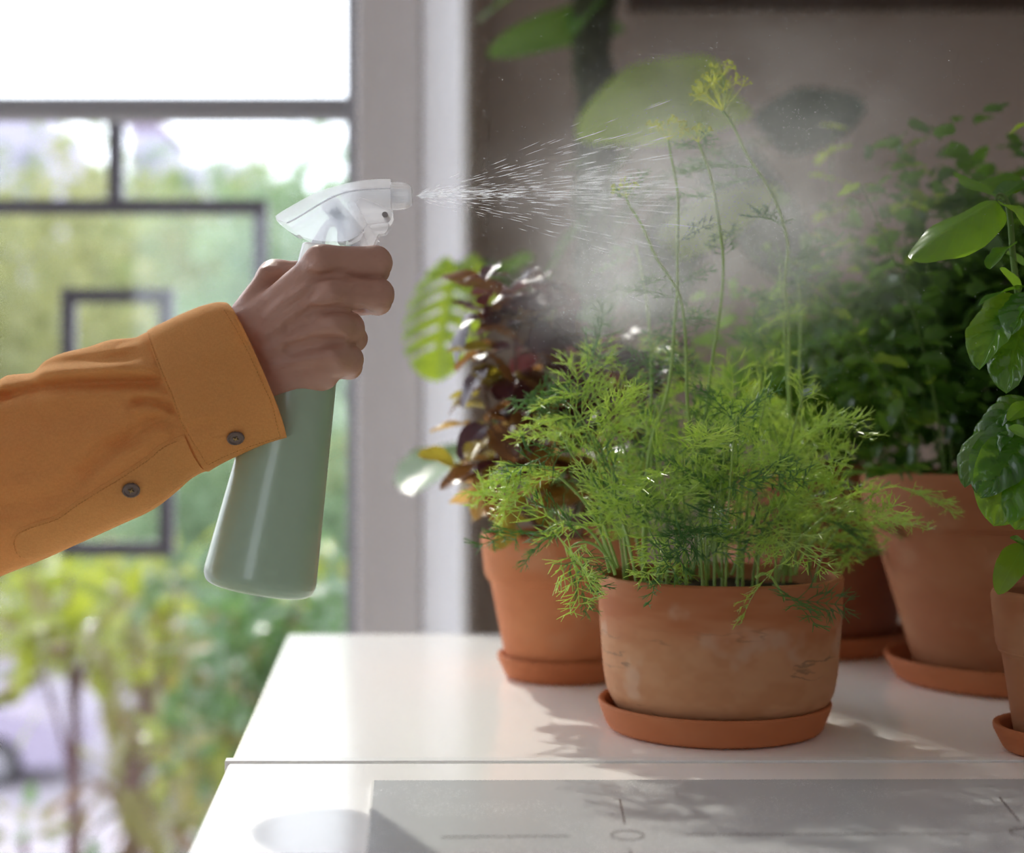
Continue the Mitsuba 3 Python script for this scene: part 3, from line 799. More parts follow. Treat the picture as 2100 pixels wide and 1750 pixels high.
def stitches(pts, f, step, off, parent='person__shirt_sleeve'):
    c = resample(pts, int(np.linalg.norm(np.diff(np.array(pts, float), axis=0), axis=1).sum() / step) + 2)
    out = []
    for a, b in zip(c[:-1], c[1:]):
        m1, m2 = a + (b - a) * .15, a + (b - a) * .8
        dd = f(np.array([m1, (m1 + m2) / 2, m2]))
        if np.isfinite(dd).all():
            P_ = skin_of(np.array([m1, (m1 + m2) / 2, m2]), dd - off - np.array([0, .1, 0]))
            out.append(tube(P_, .00016, 4))
    obj(parent, 'stitching', cat(*out), 'stitch_thread', kind='stuff')
inner_up = up + np.array([4.0, 7.0])
stitches([tuple(x) for x in inner_up[8:126:4]], fs, 7, 1.9)
stitches([(472, 640), (488, 660), (529, 728), (556, 788), (575, 836), (579, 866), (581, 897)], fc, 7, .15)
stitches([(581, 897), (545, 907), (482, 930), (436, 953)], fc, 7, .15)
stitches([(318, 686), (330, 705), (355, 753), (380, 806), (404, 876), (424, 916), (436, 953)], fc, 7, .15)

plain('button_brown', proc(lambda p, n, uv: mix((0.075, 0.05, 0.045), (0.15, 0.105, 0.09), fbm(p.x * 500, p.y * 500, p.z * 900))), 0.4, 0.5)
plain('button_thread', (0.42, 0.30, 0.12), 0.8)
def button(u, v, f, parent, off, tilt, label):
    d = float(f([[u, v]])[0]) - off
    e = 6.0
    gu = (float(f([[u + e, v]])[0]) - float(f([[u - e, v]])[0])) * SCH / (2 * e * KH * 1000)
    gv = (float(f([[u, v + e]])[0]) - float(f([[u, v - e]])[0])) * SCH / (2 * e * KH * 1000)
    n = np.array([gu, -1, -gv]); n /= np.linalg.norm(n)
    prof_ = rounded([(1e-5, 0), (.0042, 0), (.0051, .0006), (.0053, .0013), (.0049, .0020), (.0042, .0019), (.0037, .0014), (1e-5, .0013)], .0004, 3)
    prof_[0, 0] = prof_[-1, 0] = 0
    man = manifold3d.CrossSection([prof_]).revolve(40)
    for a in (45, 135, 225, 315):
        h_ = manifold3d.Manifold.cylinder(.004, .00062, .00062, 14).translate([.0014 * math.cos(math.radians(a)), .0014 * math.sin(math.radians(a)), .0005])
        man = man - h_
    mm = man.to_mesh()
    B = trimesh.Trimesh(mm.vert_properties[:, :3], mm.tri_verts, process=False)
    M = frame_matrix(skin_of(np.array([u, v]), np.array(d)), [1, 0, tilt], n, SCH)
    B.apply_transform(M)
    k = obj(parent, 'button', B, 'button_brown', smooth=35, label=label)
    r = .0014 * .72
    th = cat(*[tube([(r * a, r * b, .0004), (r * a * .9, r * b * .9, .0021), (-r * a * .9, -r * b * .9, .0021), (-r * a, -r * b, .0004)], .00028, 5) for a, b in ((1, 1), (1, -1))])
    th.apply_transform(M)
    scene[k.replace('button', 'button_thread')] = mikit.ply(th, 'button_thread', smooth=True)
button(498, 896, fc, 'person__shirt_sleeve', .1, 0.35, 'dark brown button on the cuff')
button(296.5, 999, fs, 'person__shirt_sleeve', 1.9, .4, 'dark brown button on the placket')


# ---- leaves -------------------------------------------------------------------------------------
def leaf_mesh(L, W, seed=0, nu=14, nv=8, peak=.42, point=1.0, fold=.25, droop=.25, wave=.05, pucker=0.0, serr=0.0, teeth=14, base=.06):
    """A blade of length L and full width W along +x, upper face +z. Returns (mesh, uv)."""
    rng = np.random.default_rng(seed)
    t = np.linspace(0, 1, nu + 1)
    a = peak / (1 - peak)
    w = (t ** a) * (1 - t) ** point
    w = w / w.max()
    w = np.sqrt(np.clip(w, 0, 1)) ** 1.25 if point >= 1 else w ** .8
    w = np.maximum(w, np.where(t < .5, base * (1 - t * 2), 0.004))
    if serr:
        w = w * (1 - serr * ((t * teeth) % 1.0) * (t > .08))
    s = np.linspace(-1, 1, nv + 1)
    X = np.repeat(t[:, None] * L, nv + 1, 1)
    Y = w[:, None] * s[None] * W / 2
    X = X + serr * .12 * L * np.abs(s)[None] * w[:, None] - .10 * L * (np.abs(s)[None] ** 2) * w[:, None] * (t[:, None] < .5)
    Z = fold * np.abs(Y) ** 1.15 / (W / 2) ** .15 - droop * L * t[:, None] ** 2
    ph1, ph2 = rng.uniform(0, 6.28, 2)
    Z = Z + wave * W * np.sin(t[:, None] * 11 + ph1 + 1.5 * np.sign(s)[None]) * (np.abs(s)[None] ** 2) * w[:, None]
    if pucker:
        Z = Z + pucker * W * np.abs(np.sin(t[:, None] * 17 - np.abs(s)[None] * 4.5 + ph2)) * np.abs(s)[None] * (1.12 - np.abs(s)[None]) * 3.0 * np.sqrt(w)[:, None]
    v = np.stack([X, Y, Z], -1).reshape(-1, 3)
    uv = np.stack([np.repeat(t[:, None], nv + 1, 1), np.repeat((s[None] + 1) / 2, nu + 1, 0)], -1).reshape(-1, 2)
    i, j = np.meshgrid(np.arange(nu), np.arange(nv), indexing='ij')
    m = nv + 1
    q = np.stack([i * m + j, (i + 1) * m + j, (i + 1) * m + j + 1, i * m + j + 1], -1).reshape(-1, 4)
    return trimesh.Trimesh(v, np.vstack([q[:, [0, 1, 2]], q[:, [0, 2, 3]]]), process=False), uv


def leaf_ply(args, bsdf):
    m, uv = leaf_mesh(**args)
    return mikit.ply(m, bsdf, smooth=True, uv=uv)


def veined(c0, c1, rib, ribs=9.0, amp=.5):
    """A blade colour: patches from c0 to c1, a pale midrib and side veins."""
    def f(p, n, uv):
        s = dr.abs(uv.y - .5) * 2
        mid = smoothstep(.07, .0, s)
        k = uv.x * ribs - s * 2.6
        side = smoothstep(.10, .0, dr.abs(k - dr.floor(k) - .5)) * .55
        return mix(mix(c0, c1, fbm(p.x * 55, p.y * 55, p.z * 55, 2)), rib, dr.maximum(mid, side) * amp)
    return proc(f)


def merged_leaves(items):
    """Many blades (mesh, matrix) as one mesh."""
    V, F, n = [], [], 0
    for m, M in items:
        V.append(m.vertices @ M[:3, :3].T + M[:3, 3]); F.append(m.faces + n); n += len(m.vertices)
    return trimesh.Trimesh(np.vstack(V), np.vstack(F), process=False)


# ---- dill ---------------------------------------------------------------------------------------
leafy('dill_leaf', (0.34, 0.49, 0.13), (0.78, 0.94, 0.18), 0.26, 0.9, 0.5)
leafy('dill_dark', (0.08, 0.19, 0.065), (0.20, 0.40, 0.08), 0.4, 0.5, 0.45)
plain('dill_stem', proc(lambda p, n, uv: mix((0.20, 0.34, 0.06), (0.33, 0.47, 0.11), fbm(p.x * 40, p.y * 40, p.z * 18))), 0.4, 0.5)
leafy('dill_flower', (0.45, 0.50, 0.08), (0.8, 0.85, 0.10), 0.6, 0.3, 0.5)
rnd = np.random.default_rng(77)


def threads(segs, r):
    """Thin three sided needles, all at once: segs (n, 2, 3)."""
    a, b = segs[:, 0], segs[:, 1]
    t = b - a
    t /= np.linalg.norm(t, axis=1, keepdims=True) + 1e-12
    h = np.where(np.abs(t[:, 2:3]) < .8, [[0, 0, 1.0]], [[1.0, 0, 0]])
    A = np.cross(t, h); A /= np.linalg.norm(A, axis=1, keepdims=True)
    B = np.cross(t, A)
    k = np.arange(3) * 2 * np.pi / 3
    ring = np.cos(k)[None, :, None] * A[:, None] + np.sin(k)[None, :, None] * B[:, None]
    r = np.broadcast_to(r, (len(segs),))[:, None, None]
    V = np.concatenate([a[:, None] + ring * r, b[:, None] + ring * r * .45], 1).reshape(-1, 3)
    o = (np.arange(len(segs)) * 6)[:, None, None]
    f = np.array([[0, 1, 4], [0, 4, 3], [1, 2, 5], [1, 5, 4], [2, 0, 3], [2, 3, 5], [3, 4, 5]])[None]
    return trimesh.Trimesh(V, (f + o).reshape(-1, 3), process=False)


def dill_frond(L, seed, pairs=7, dense=1.0):
    g = np.random.default_rng(seed)
    segs, rad = [], []
    t = np.linspace(0, 1, 9)
    bend = g.uniform(-.25, .25)
    rach = np.stack([L * t, L * bend * t ** 2, -L * g.uniform(.1, .4) * t ** 2], 1)
    for a, b in zip(rach[:-1], rach[1:]):
        segs.append((a, b)); rad.append(.0005)
    for k in range(pairs):
        f = .18 + .8 * k / (pairs - 1)
        o = np.array([np.interp(f, t, rach[:, i]) for i in range(3)])
        for s in (-1, 1):
            l1 = L * (.42 - .25 * f) * g.uniform(.8, 1.2)
            ang = s * g.uniform(.6, 1.0)
            d = np.array([math.cos(ang), math.sin(ang), g.uniform(-.35, .35)])
            tip = o + d * l1
            segs.append((o, tip)); rad.append(.00044)
            for q in range(int(3 * dense)):
                u = g.uniform(.25, 1.0)
                a2 = ang + g.uniform(-.9, .9)
                d2 = np.array([math.cos(a2), math.sin(a2), g.uniform(-.5, .5)])
                p0 = o + (tip - o) * u
                l2 = L * .22 * g.uniform(.6, 1.3) * (1.2 - .4 * f)
                p1 = p0 + d2 * l2
                segs.append((p0, p1)); rad.append(.0005)
                if g.random() < .6:
                    a3 = a2 + g.choice([-.6, .6])
                    d3 = np.array([math.cos(a3), math.sin(a3), g.uniform(-.4, .4)])
                    m = p0 + (p1 - p0) * .4
                    segs.append((m, m + d3 * l2 * .7)); rad.append(.00038)
    return threads(np.array(segs), np.array(rad))


FROND = [mikit.ply(dill_frond(1.0 * s, 100 + k, p), 'dill_leaf') for k, (s, p) in enumerate([(.050, 7), (.050, 7), (.044, 6), (.056, 8), (.048, 7), (.052, 8)])]
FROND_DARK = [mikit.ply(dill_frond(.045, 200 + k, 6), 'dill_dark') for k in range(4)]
ndill = 0


def dill_stem(path, r0, r1, fronds, dark=False, label=None):
    """One stem through 3-D points with its fronds: (fraction along, length factor) each."""
    p = smooth_path(path, 40)
    s = obj('potted_dill', 'stem', tube(p, np.linspace(r0, r1, 40), 7), 'dill_stem', smooth=True, label=label)
    tn = np.gradient(p, axis=0)
    for f, sc in fronds:
        i = int(np.clip(f * 39, 0, 39))
        t = tn[i] / np.linalg.norm(tn[i])
        a = rnd.uniform(0, 6.283)
        side = np.cross(t, [math.cos(a), math.sin(a), .1]); side /= np.linalg.norm(side)
        d = side * rnd.uniform(.7, 1.1) + t * rnd.uniform(.2, .9)
        d[1] *= .75
        if d[2] < -.1: d[2] *= .25
        M = frame_matrix(p[i], d, np.array([rnd.normal(0, .6), rnd.normal(-.5, .5), 1.0]), sc)
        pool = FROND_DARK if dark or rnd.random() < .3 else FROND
        obj(s, 'frond', pool[rnd.integers(len(pool))], None, to_world=M)
    return s, p


def tall(px, y0, y1, r0=.00125, r1=.0007, fronds=(), dark=True):
    n = len(px)
    return dill_stem([at(u, v, y0 + (y1 - y0) * k / (n - 1)) for k, (u, v) in enumerate(px[::-1])], r0, r1, fronds, dark)


ZD = ZS + HB - .010
def soil_pt(u, y):
    p = at(u, 0, y); p[2] = ZD
    return p
tallpx = [
    ([(1371, 288), (1378, 330), (1389, 390), (1391, 450), (1389, 530), (1389, 600), (1384, 650), (1379, 724), (1364, 823), (1339, 896), (1324, 1006), (1319, 1180)], .90, .885, [(.52, .55), (.62, .6), (.74, .5), (.4, .7)]),
    ([(1432, 292), (1454, 350), (1466, 400), (1475, 463), (1483, 532), (1477, 635), (1463, 724), (1447, 859), (1439, 969), (1437, 1185)], .92, .88, [(.93, .45), (.98, .6), (.84, .55), (.66, .65), (.5, .7), (.95, .5)]),
    ([(1482, 228), (1506, 263), (1533, 320), (1571, 376), (1598, 432), (1612, 480), (1616, 515), (1609, 580), (1616, 648), (1618, 735), (1620, 830), (1617, 881), (1602, 914), (1606, 1042), (1613, 1180)], .945, .90, [(.86, .95), (.84, .8), (.7, .8), (.6, .75), (.5, .8)]),
    ([(1284, 405), (1297, 431), (1321, 472), (1345, 527), (1382, 582), (1400, 633), (1408, 768), (1411, 845), (1423, 914), (1452, 1079), (1478, 1185)], .895, .885, [(.99, .4), (1.0, .45), (.62, .8), (.7, .55), (.52, .7), (.45, .7)]),
    ([(1304, 503), (1317, 565), (1331, 668), (1335, 760), (1335, 823), (1322, 920), (1305, 1010), (1322, 1180)], .955, .97, [(.99, .5), (.97, .6), (.6, .7), (.5, .8)]),
    ([(1533, 664), (1551, 731), (1569, 805), (1578, 867), (1578, 925), (1562, 962), (1535, 1060), (1520, 1180)], .95, .94, [(.99, .7), (.96, .6), (.8, .6), (.55, .7)]),
    ([(1630, 560), (1642, 650), (1640, 780), (1645, 880), (1640, 980), (1652, 1080), (1660, 1180)], .97, .985, [(.98, .7), (.9, .7), (.75, .7), (.6, .7)]),
    ([(1598, 545), (1606, 640), (1613, 760), (1622, 900), (1628, 1040), (1632, 1180)], .93, .95, [(.97, .7), (.9, .8), (.7, .7)]),
    ([(1585, 870), (1600, 940), (1606, 1040), (1625, 1180)], .90, .89, [(.95, .8), (.7, .7)]),
    ([(1518, 845), (1510, 900), (1508, 980), (1515, 1090), (1500, 1180)], .92, .93, [(.97, .8), (.85, .8), (.6, .7)]),
    ([(1428, 745), (1426, 830), (1436, 920), (1440, 1040), (1420, 1180)], .96, .95, [(.97, .8), (.85, .8), (.7, .7)]),
    ([(1195, 770), (1225, 822), (1260, 880), (1283, 930), (1285, 990), (1280, 1060), (1290, 1170)], .915, .90, [(1.0, .9), (.97, .8), (.85, .9), (.7, .8), (.9, .7)]),
    ([(1170, 830), (1205, 880), (1238, 945), (1262, 980), (1275, 1030), (1300, 1160)], .89, .885, [(1.0, 1.0), (.95, .95), (.85, .9), (.72, .9), (.9, .8)]),
    ([(1160, 905), (1195, 960), (1225, 1000), (1232, 1060), (1262, 1165)], .885, .88, [(1.0, .9), (.93, .9), (.8, .9), (.65, .8)]),
    ([(1215, 890), (1228, 950), (1226, 1010), (1240, 1080), (1268, 1165)], .905, .90, [(1.0, .8), (.9, .9), (.75, .8)]),
    ([(1080, 955), (1120, 960), (1160, 990), (1200, 1032), (1232, 1090), (1262, 1165)], .875, .885, [(1.0, .8), (.98, .7), (.9, .8), (.82, .6)]),
    ([(1120, 1090), (1170, 1072), (1215, 1095), (1250, 1175)], .868, .872, [(1.0, 1.0), (.95, .95), (.85, 1.0), (.7, .8)]),
    ([(1165, 1130), (1200, 1112), (1235, 1130), (1262, 1180)], .862, .868, [(1.0, .8), (.95, .9), (.85, .8), (.7, .8)]),
    ([(1700, 1050), (1680, 1070), (1640, 1105), (1600, 1170)], .88, .89, [(1.0, 1.0), (.93, .8), (.8, .8)]),
    ([(1775, 1120), (1755, 1085), (1712, 1080), (1660, 1120), (1630, 1180)], .90, .905, [(1.0, .8), (.95, .8), (.85, .9), (.7, .8)]),
    ([(1610, 1230), (1590, 1195), (1572, 1178), (1550, 1185)], .842, .855, [(1.0, .85), (.8, .8), (.4, .6)]),
    ([(1385, 1165), (1375, 1140), (1360, 1150), (1350, 1185)], .845, .855, [(1.0, .7), (.8, .7), (.9, .7)]),
    ([(1700, 990), (1690, 1040), (1668, 1100), (1660, 1180)], .965, .96, [(1.0, .9), (.9, .8), (.7, .8)]),
]
tops = []
for px, y0, y1, fr in tallpx:
    big = px[0][1] < 620
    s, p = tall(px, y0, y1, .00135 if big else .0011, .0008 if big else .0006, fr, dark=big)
    tops.append((s, p))
# the young stems that fill the bowl
for k in range(32):
    a, rr = rnd.uniform(0, 6.283), .064 * math.sqrt(rnd.random())
    b = np.array([PB[0] + rr * math.cos(a), PB[1] + rr * math.sin(a), ZD])
    h = rnd.uniform(.035, .125) * (1 if k % 3 else 1.25)
    lean = np.array([math.cos(a), math.sin(a) * .8, 0]) * rr * rnd.uniform(.2, .8) + np.array([rnd.normal(0, .012), rnd.normal(0, .010), 0])
    tip = b + lean + [0, 0, h]
    if tip[2] > ZS + HB + .115: tip[2] = ZS + HB + .115
    nf = 3 if k % 3 else 4
    dill_stem([b, b + lean * .25 + [0, 0, h * .5], tip], .0009, .00055, [(rnd.uniform(.25, 1.0), rnd.uniform(.6, 1.0)) for _ in range(nf)])

for u, v, y in ((1335, 985, .880), (1400, 930, .872), (1470, 1010, .868), (1530, 960, .875), (1440, 1075, .860), (1580, 1080, .868), (1350, 1090, .866), (1270, 1060, .872), (1490, 890, .885)):
    b = np.array([at(1475 + (u - 1475) * .8, 0, y)[0], max(y + .012, PB[1] - .062), ZD])
    t_ = at(u, v, y)
    dill_stem([b, (b + t_) / 2 + [0, .006, .012], t_], .0009, .00055, [(1.0, .95), (.97, .8), (.85, .9), (.6, .7)])


def umbel(s, p, R, rays, seed, spread=1.1):
    g = np.random.default_rng(seed)
    top_, t = p[-1], p[-1] - p[-4]
    t /= np.linalg.norm(t)
    segs, dots = [], []
    for k in range(rays):
        a = k * 2.399
        d = t * .8 + spread * math.sqrt((k + .5) / rays) * np.array([math.cos(a), math.sin(a) * .8, .1 * math.sin(a)])
        d /= np.linalg.norm(d)
        e = top_ + d * R * g.uniform(.8, 1.1)
        segs.append((top_, e))
        for q in range(6):
            d2 = d + g.normal(0, .7, 3); d2 /= np.linalg.norm(d2)
            e2 = e + d2 * R * .30
            segs.append((e, e2)); dots.append(e2)
    m = threads(np.array(segs), .00022)
    ico = trimesh.creation.icosphere(0, .00068)
    return obj(s, 'flower_head', cat(m, *[trimesh.Trimesh(ico.vertices + q, ico.faces, process=False) for q in dots]), 'dill_flower', label='yellow green flower head')


umbel(*tops[0], .0125, 9, 1)
umbel(*tops[2], .021, 14, 2, 1.0)
umbel(tops[1][0], tops[1][1], .010, 6, 3)
umbel(tops[3][0], tops[3][1], .009, 6, 4)
s_, p_ = dill_stem([tops[2][1][-1], at(1488, 205, .90), at(1484, 172, .90), at(1483, 155, .90)], .0005, .0004, [])
umbel(s_, p_, .008, 6, 5)

# ---- purple basil -------------------------------------------------------------------------------
leafy('basil_purple', veined((0.030, 0.010, 0.022), (0.055, 0.018, 0.030), (0.10, 0.03, 0.05), 7, .5), (0.22, 0.05, 0.05), 0.28, 0.95, 0.25)
leafy('basil_bronze', veined((0.075, 0.040, 0.022), (0.12, 0.035, 0.03), (0.2, 0.10, 0.05), 7, .5), (0.42, 0.20, 0.05), 0.28, 0.6, 0.42)
leafy('basil_olive', veined((0.13, 0.12, 0.025), (0.22, 0.10, 0.04), (0.3, 0.2, 0.08), 7, .5), (0.55, 0.46, 0.05), 0.35, 0.5, 0.5)
leafy('basil_faded', veined((0.52, 0.26, 0.12), (0.50, 0.40, 0.08), (0.6, 0.4, 0.2), 7, .4), (0.75, 0.48, 0.15), 0.4, 0.4, 0.5)
plain('stem_purple', proc(lambda p, n, uv: mix((0.13, 0.05, 0.05), (0.25, 0.13, 0.09), fbm(p.x * 60, p.y * 60, p.z * 30))), 0.5)
RB = {c: [leaf_ply(dict(L=.034, W=.021, seed=300 + k, droop=dp, fold=fo, wave=.06, pucker=.02), c) for k, (dp, fo) in enumerate([(.25, .2), (.45, -.1), (.1, .35)])] for c in ('basil_purple', 'basil_bronze', 'basil_olive', 'basil_faded')}
g = np.random.default_rng(5)


def put_leaf(thing, proto, p, d, n, s, petiole=None, pr=.0007):
    obj(thing, 'leaf', proto, None, to_world=frame_matrix(p, d, n, s))


def red_colour(v, u):
    r = g.random()
    if v < 720: return 'basil_purple' if r < .86 else 'basil_bronze'
    if u > 1130 and v < 880: return 'basil_purple' if r < .85 else 'basil_bronze'
    if v < 860: return 'basil_purple' if r < .45 else ('basil_bronze' if r < .8 else 'basil_olive')
    if v < 960: return 'basil_purple' if r < .3 else ('basil_bronze' if r < .6 else ('basil_olive' if r < .8 else 'basil_faded'))
    return 'basil_olive' if r < .4 else ('basil_faded' if r < .8 else 'basil_bronze')


red_stems = [([(1135, 1105), (1085, 960), (1062, 800), (1048, 590)], 1.12, 1.085, 9), ([(1120, 1105), (1040, 980), (1002, 850), (985, 640)], 1.10, 1.075, 8), ([(1150, 1105), (1125, 940), (1118, 760), (1108, 580)], 1.13, 1.115, 9),
             ([(1170, 1105), (1195, 950), (1220, 800), (1222, 690)], 1.12, 1.12, 7), ([(1185, 1105), (1265, 940), (1325, 800), (1355, 700)], 1.13, 1.14, 7), ([(1130, 1105), (1060, 1040), (985, 985), (935, 950)], 1.09, 1.06, 4), ([(1175, 1105), (1255, 860), (1290, 740), (1300, 690)], 1.16, 1.19, 6)]
for px, y0, y1, nodes in red_stems:
    p = smooth_path([at(u, v, y0 + (y1 - y0) * k / 3) for k, (u, v) in enumerate(px)], 50)
    obj('potted_red_basil', 'stem', tube(p, np.linspace(.0017, .0009, 50), 7), 'stem_purple', smooth=True)
    ph0 = g.uniform(0, 3)
    for k in range(nodes):
        f = .22 + .78 * k / (nodes - 1)
        q = p[int(f * 49)]
        v_px = 875 - (q[2] - CAMZ) * FPX / q[1]
        for s in (0, 1):
            a = ph0 + k * 1.57 + s * 3.14 + g.normal(0, .3)
            up_ = .25 if k == nodes - 1 else g.uniform(-.45, .15)
            d = np.array([math.cos(a), math.sin(a), up_])
            put_leaf('potted_red_basil', RB[red_colour(v_px, 1050 + q[0] / q[1] * FPX)][g.integers(3)], q + d * .003, d, np.array([g.normal(0, .35), g.normal(-.15, .35), 1.0]), g.uniform(.75, 1.2) * (1.05 if f < .9 else .85))
        if k % 2 == 1:
            a = g.uniform(0, 6.28)
            d = np.array([math.cos(a), math.sin(a), g.uniform(-.2, .6)])
            put_leaf('potted_red_basil', RB[red_colour(v_px, 1050 + q[0] / q[1] * FPX)][g.integers(3)], q, d, np.array([g.normal(0, .5), g.normal(-.2, .5), 1.0]), g.uniform(.45, .75))
for (b, t_, y, n, s, c) in [((1030, 592), (932, 528), 1.085, (.3, -.5, .8), 1.30, 'basil_bronze'), ((965, 640), (903, 716), 1.07, (-.6, -.3, .7), 1.0, 'basil_purple'), ((1000, 645), (940, 660), 1.06, (-.2, -.2, 1), .8, 'basil_purple'), ((1003, 748), (932, 820), 1.06, (-.7, -.4, .6), 1.1, 'basil_purple'),
                            ((1050, 600), (1100, 545), 1.07, (-.3, -.4, 1), .85, 'basil_purple'), ((1060, 610), (1165, 580), 1.06, (-.2, -.35, 1), 1.15, 'basil_purple'), ((1045, 615), (1110, 625), 1.05, (-.2, -.3, 1), .9, 'basil_purple'), ((990, 870), (940, 940), 1.05, (-.5, -.8, .3), .9, 'basil_purple'),
                            ((1005, 880), (1060, 945), 1.05, (.1, -.9, .4), .9, 'basil_bronze'), ((960, 870), (880, 880), 1.07, (0, 0, 1), .9, 'basil_faded'), ((990, 1000), (975, 1065), 1.06, (-.4, -.8, .2), .8, 'basil_faded'), ((1035, 1020), (1045, 1095), 1.06, (0, -.9, .3), .95, 'basil_olive'),
                            ((1060, 1085), (1010, 1110), 1.05, (0, -.7, .7), .75, 'basil_olive'), ((1090, 1000), (1150, 960), 1.06, (0, -.6, .8), .9, 'basil_faded'), ((985, 960), (900, 985), 1.06, (-.3, -.6, .8), .9, 'basil_bronze'), ((1160, 690), (1230, 705), 1.08, (-.2, -.3, 1), 1.0, 'basil_purple'),
                            ((1330, 700), (1290, 660), 1.10, (0, -.4, 1), .9, 'basil_purple'), ((1340, 720), (1400, 680), 1.10, (-.2, -.4, 1), 1.0, 'basil_purple'), ((1230, 760), (1180, 800), 1.08, (-.3, -.6, .7), .95, 'basil_purple')]:
    p0, p1 = at(*b, y), at(*t_, y - .012)
    put_leaf('potted_red_basil', RB[c][g.integers(3)], p0, p1 - p0, np.array(n), np.linalg.norm(p1 - p0) / .034)

for (u, v, su, sv, n, y, cs) in ((1085, 612, 62, 40, 24, 1.075, ('basil_purple',)), (1020, 610, 40, 45, 10, 1.075, ('basil_purple', 'basil_bronze')), (1180, 705, 70, 36, 16, 1.10, ('basil_purple',)), (1330, 725, 62, 38, 16, 1.13, ('basil_purple',)), (1100, 690, 60, 40, 14, 1.09, ('basil_purple', 'basil_bronze')),
                             (1040, 800, 40, 60, 14, 1.08, ('basil_bronze', 'basil_purple', 'basil_olive')), (1110, 810, 55, 60, 18, 1.10, ('basil_purple', 'basil_bronze')), (1035, 905, 60, 42, 16, 1.075, ('basil_bronze', 'basil_purple', 'basil_olive')), (1130, 930, 55, 50, 14, 1.10, ('basil_bronze', 'basil_olive')), (1230, 850, 70, 50, 14, 1.12, ('basil_purple', 'basil_bronze'))):
    for k in range(n):
        du, dv = g.normal(0, .75, 2).clip(-1.5, 1.5)
        q = at(u + du * su, v + dv * sv, y + g.normal(0, .022))
        a = g.uniform(0, 6.283)
        put_leaf('potted_red_basil', RB[cs[g.integers(len(cs))]][g.integers(3)], q, np.array([math.cos(a), math.sin(a) * .8, g.uniform(-.6, .15)]), np.array([g.normal(-.25, .35), g.normal(-.2, .3), 1.0]), g.uniform(.6, 1.1))

# ---- the two leafy herbs behind -----------------------------------------------------------------
leafy('oregano_leaf', veined((0.085, 0.185, 0.045), (0.14, 0.26, 0.065), (0.22, 0.35, 0.12), 7, .4), (0.42, 0.68, 0.06), 0.24, 0.85, 0.5)
leafy('oregano_lime', veined((0.14, 0.26, 0.04), (0.22, 0.34, 0.05), (0.3, 0.4, 0.10), 7, .4), (0.72, 0.86, 0.06), 0.24, 0.85, 0.5)
leafy('parsley_leaf', veined((0.032, 0.090, 0.022), (0.06, 0.135, 0.032), (0.12, 0.2, 0.06), 7, .4), (0.19, 0.38, 0.03), 0.26, 0.85, 0.45)
leafy('parsley_light', veined((0.07, 0.15, 0.025), (0.12, 0.21, 0.035), (0.2, 0.3, 0.08), 7, .4), (0.48, 0.66, 0.04), 0.36, 0.5, 0.5)
plain('stem_green', proc(lambda p, n, uv: mix((0.08, 0.15, 0.03), (0.14, 0.23, 0.05), fbm(p.x * 60, p.y * 60, p.z * 30))), 0.6, 0.3)
SH = lambda c, L, W, s0, **kw: [leaf_ply(dict(L=L, W=W, seed=s0 + k, nu=8, nv=4, droop=d, fold=f, wave=.07, **kw), c) for k, (d, f) in enumerate([(.25, .25), (.4, -.05), (.1, .4)])]
OL = {'a': SH('oregano_leaf', .024, .015, 400), 'b': SH('oregano_lime', .024, .015, 410)}
PL = {'a': SH('parsley_leaf', .026, .018, 420, serr=.25, teeth=5), 'b': SH('parsley_light', .026, .018, 430, serr=.25, teeth=5)}


def herb(thing, centre, r0, z0, stems, nodes, hgt, spread, protos, share, seed, stuff_n, lims, bs, size):
    g = np.random.default_rng(seed)
    n = 0
    extra = []
    base_leaf = [leaf_mesh(L=.024, W=.016, seed=900 + k, nu=5, nv=4, droop=.3, fold=.2)[0] for k in range(3)]
    for k in range(stems):
        a, rr = g.uniform(0, 6.283), r0 * math.sqrt(g.random())
        b = np.array([centre[0] + rr * math.cos(a), centre[1] + rr * math.sin(a), z0])
        h = hgt * g.uniform(.55, 1.0) * (1 - .25 * rr / r0)
        out = np.array([math.cos(a), math.sin(a), 0]) * (rr * spread) + np.array([g.normal(0, .02), g.normal(0, .015), 0])
        p = smooth_path([b, b + out * .3 + [0, 0, h * .5], b + out + [0, 0, h]], 24)
        obj(thing, 'stem', tube(p, np.linspace(.0010, .0005, 24), 5), 'stem_green', smooth=True)
        ph0 = g.uniform(0, 3)
        for q in range(nodes):
            f = .25 + .75 * q / (nodes - 1)
            pt = p[int(f * 23)]
            for s in (0, 1):
                aa = ph0 + q * 1.57 + s * 3.14 + g.normal(0, .3)
                d = np.array([math.cos(aa), math.sin(aa), g.uniform(-.35, .4)])
                M = frame_matrix(pt, d, np.array([g.normal(0, .4), g.normal(-.1, .4), 1.0]), g.uniform(.6, 1.15) * size * (1.0 if f < .85 else .7))
                if n < 280:
                    pool = protos['b' if g.random() < share else 'a']
                    obj(thing, 'leaf', pool[g.integers(3)], None, to_world=M); n += 1
                else:
                    extra.append((base_leaf[g.integers(3)], M))
    lo_, hi_ = np.array(lims[0]), np.array(lims[1])
    for k in range(stuff_n):
        w = g.normal(0, .36, 3).clip(-1, 1)
        q = (lo_ + hi_) / 2 + w * (hi_ - lo_) / 2 * np.array([1, 1, 1.05])
        M = frame_matrix(q, g.normal(0, 1, 3) * [1, 1, .4], np.array([g.normal(0, .5), g.normal(0, .5), 1.0]), g.uniform(.6, 1.1) * size)
        extra.append((base_leaf[g.integers(3)], M))
    if extra:
        obj(thing, 'foliage', merged_leaves(extra), bs, smooth=True, kind='stuff')


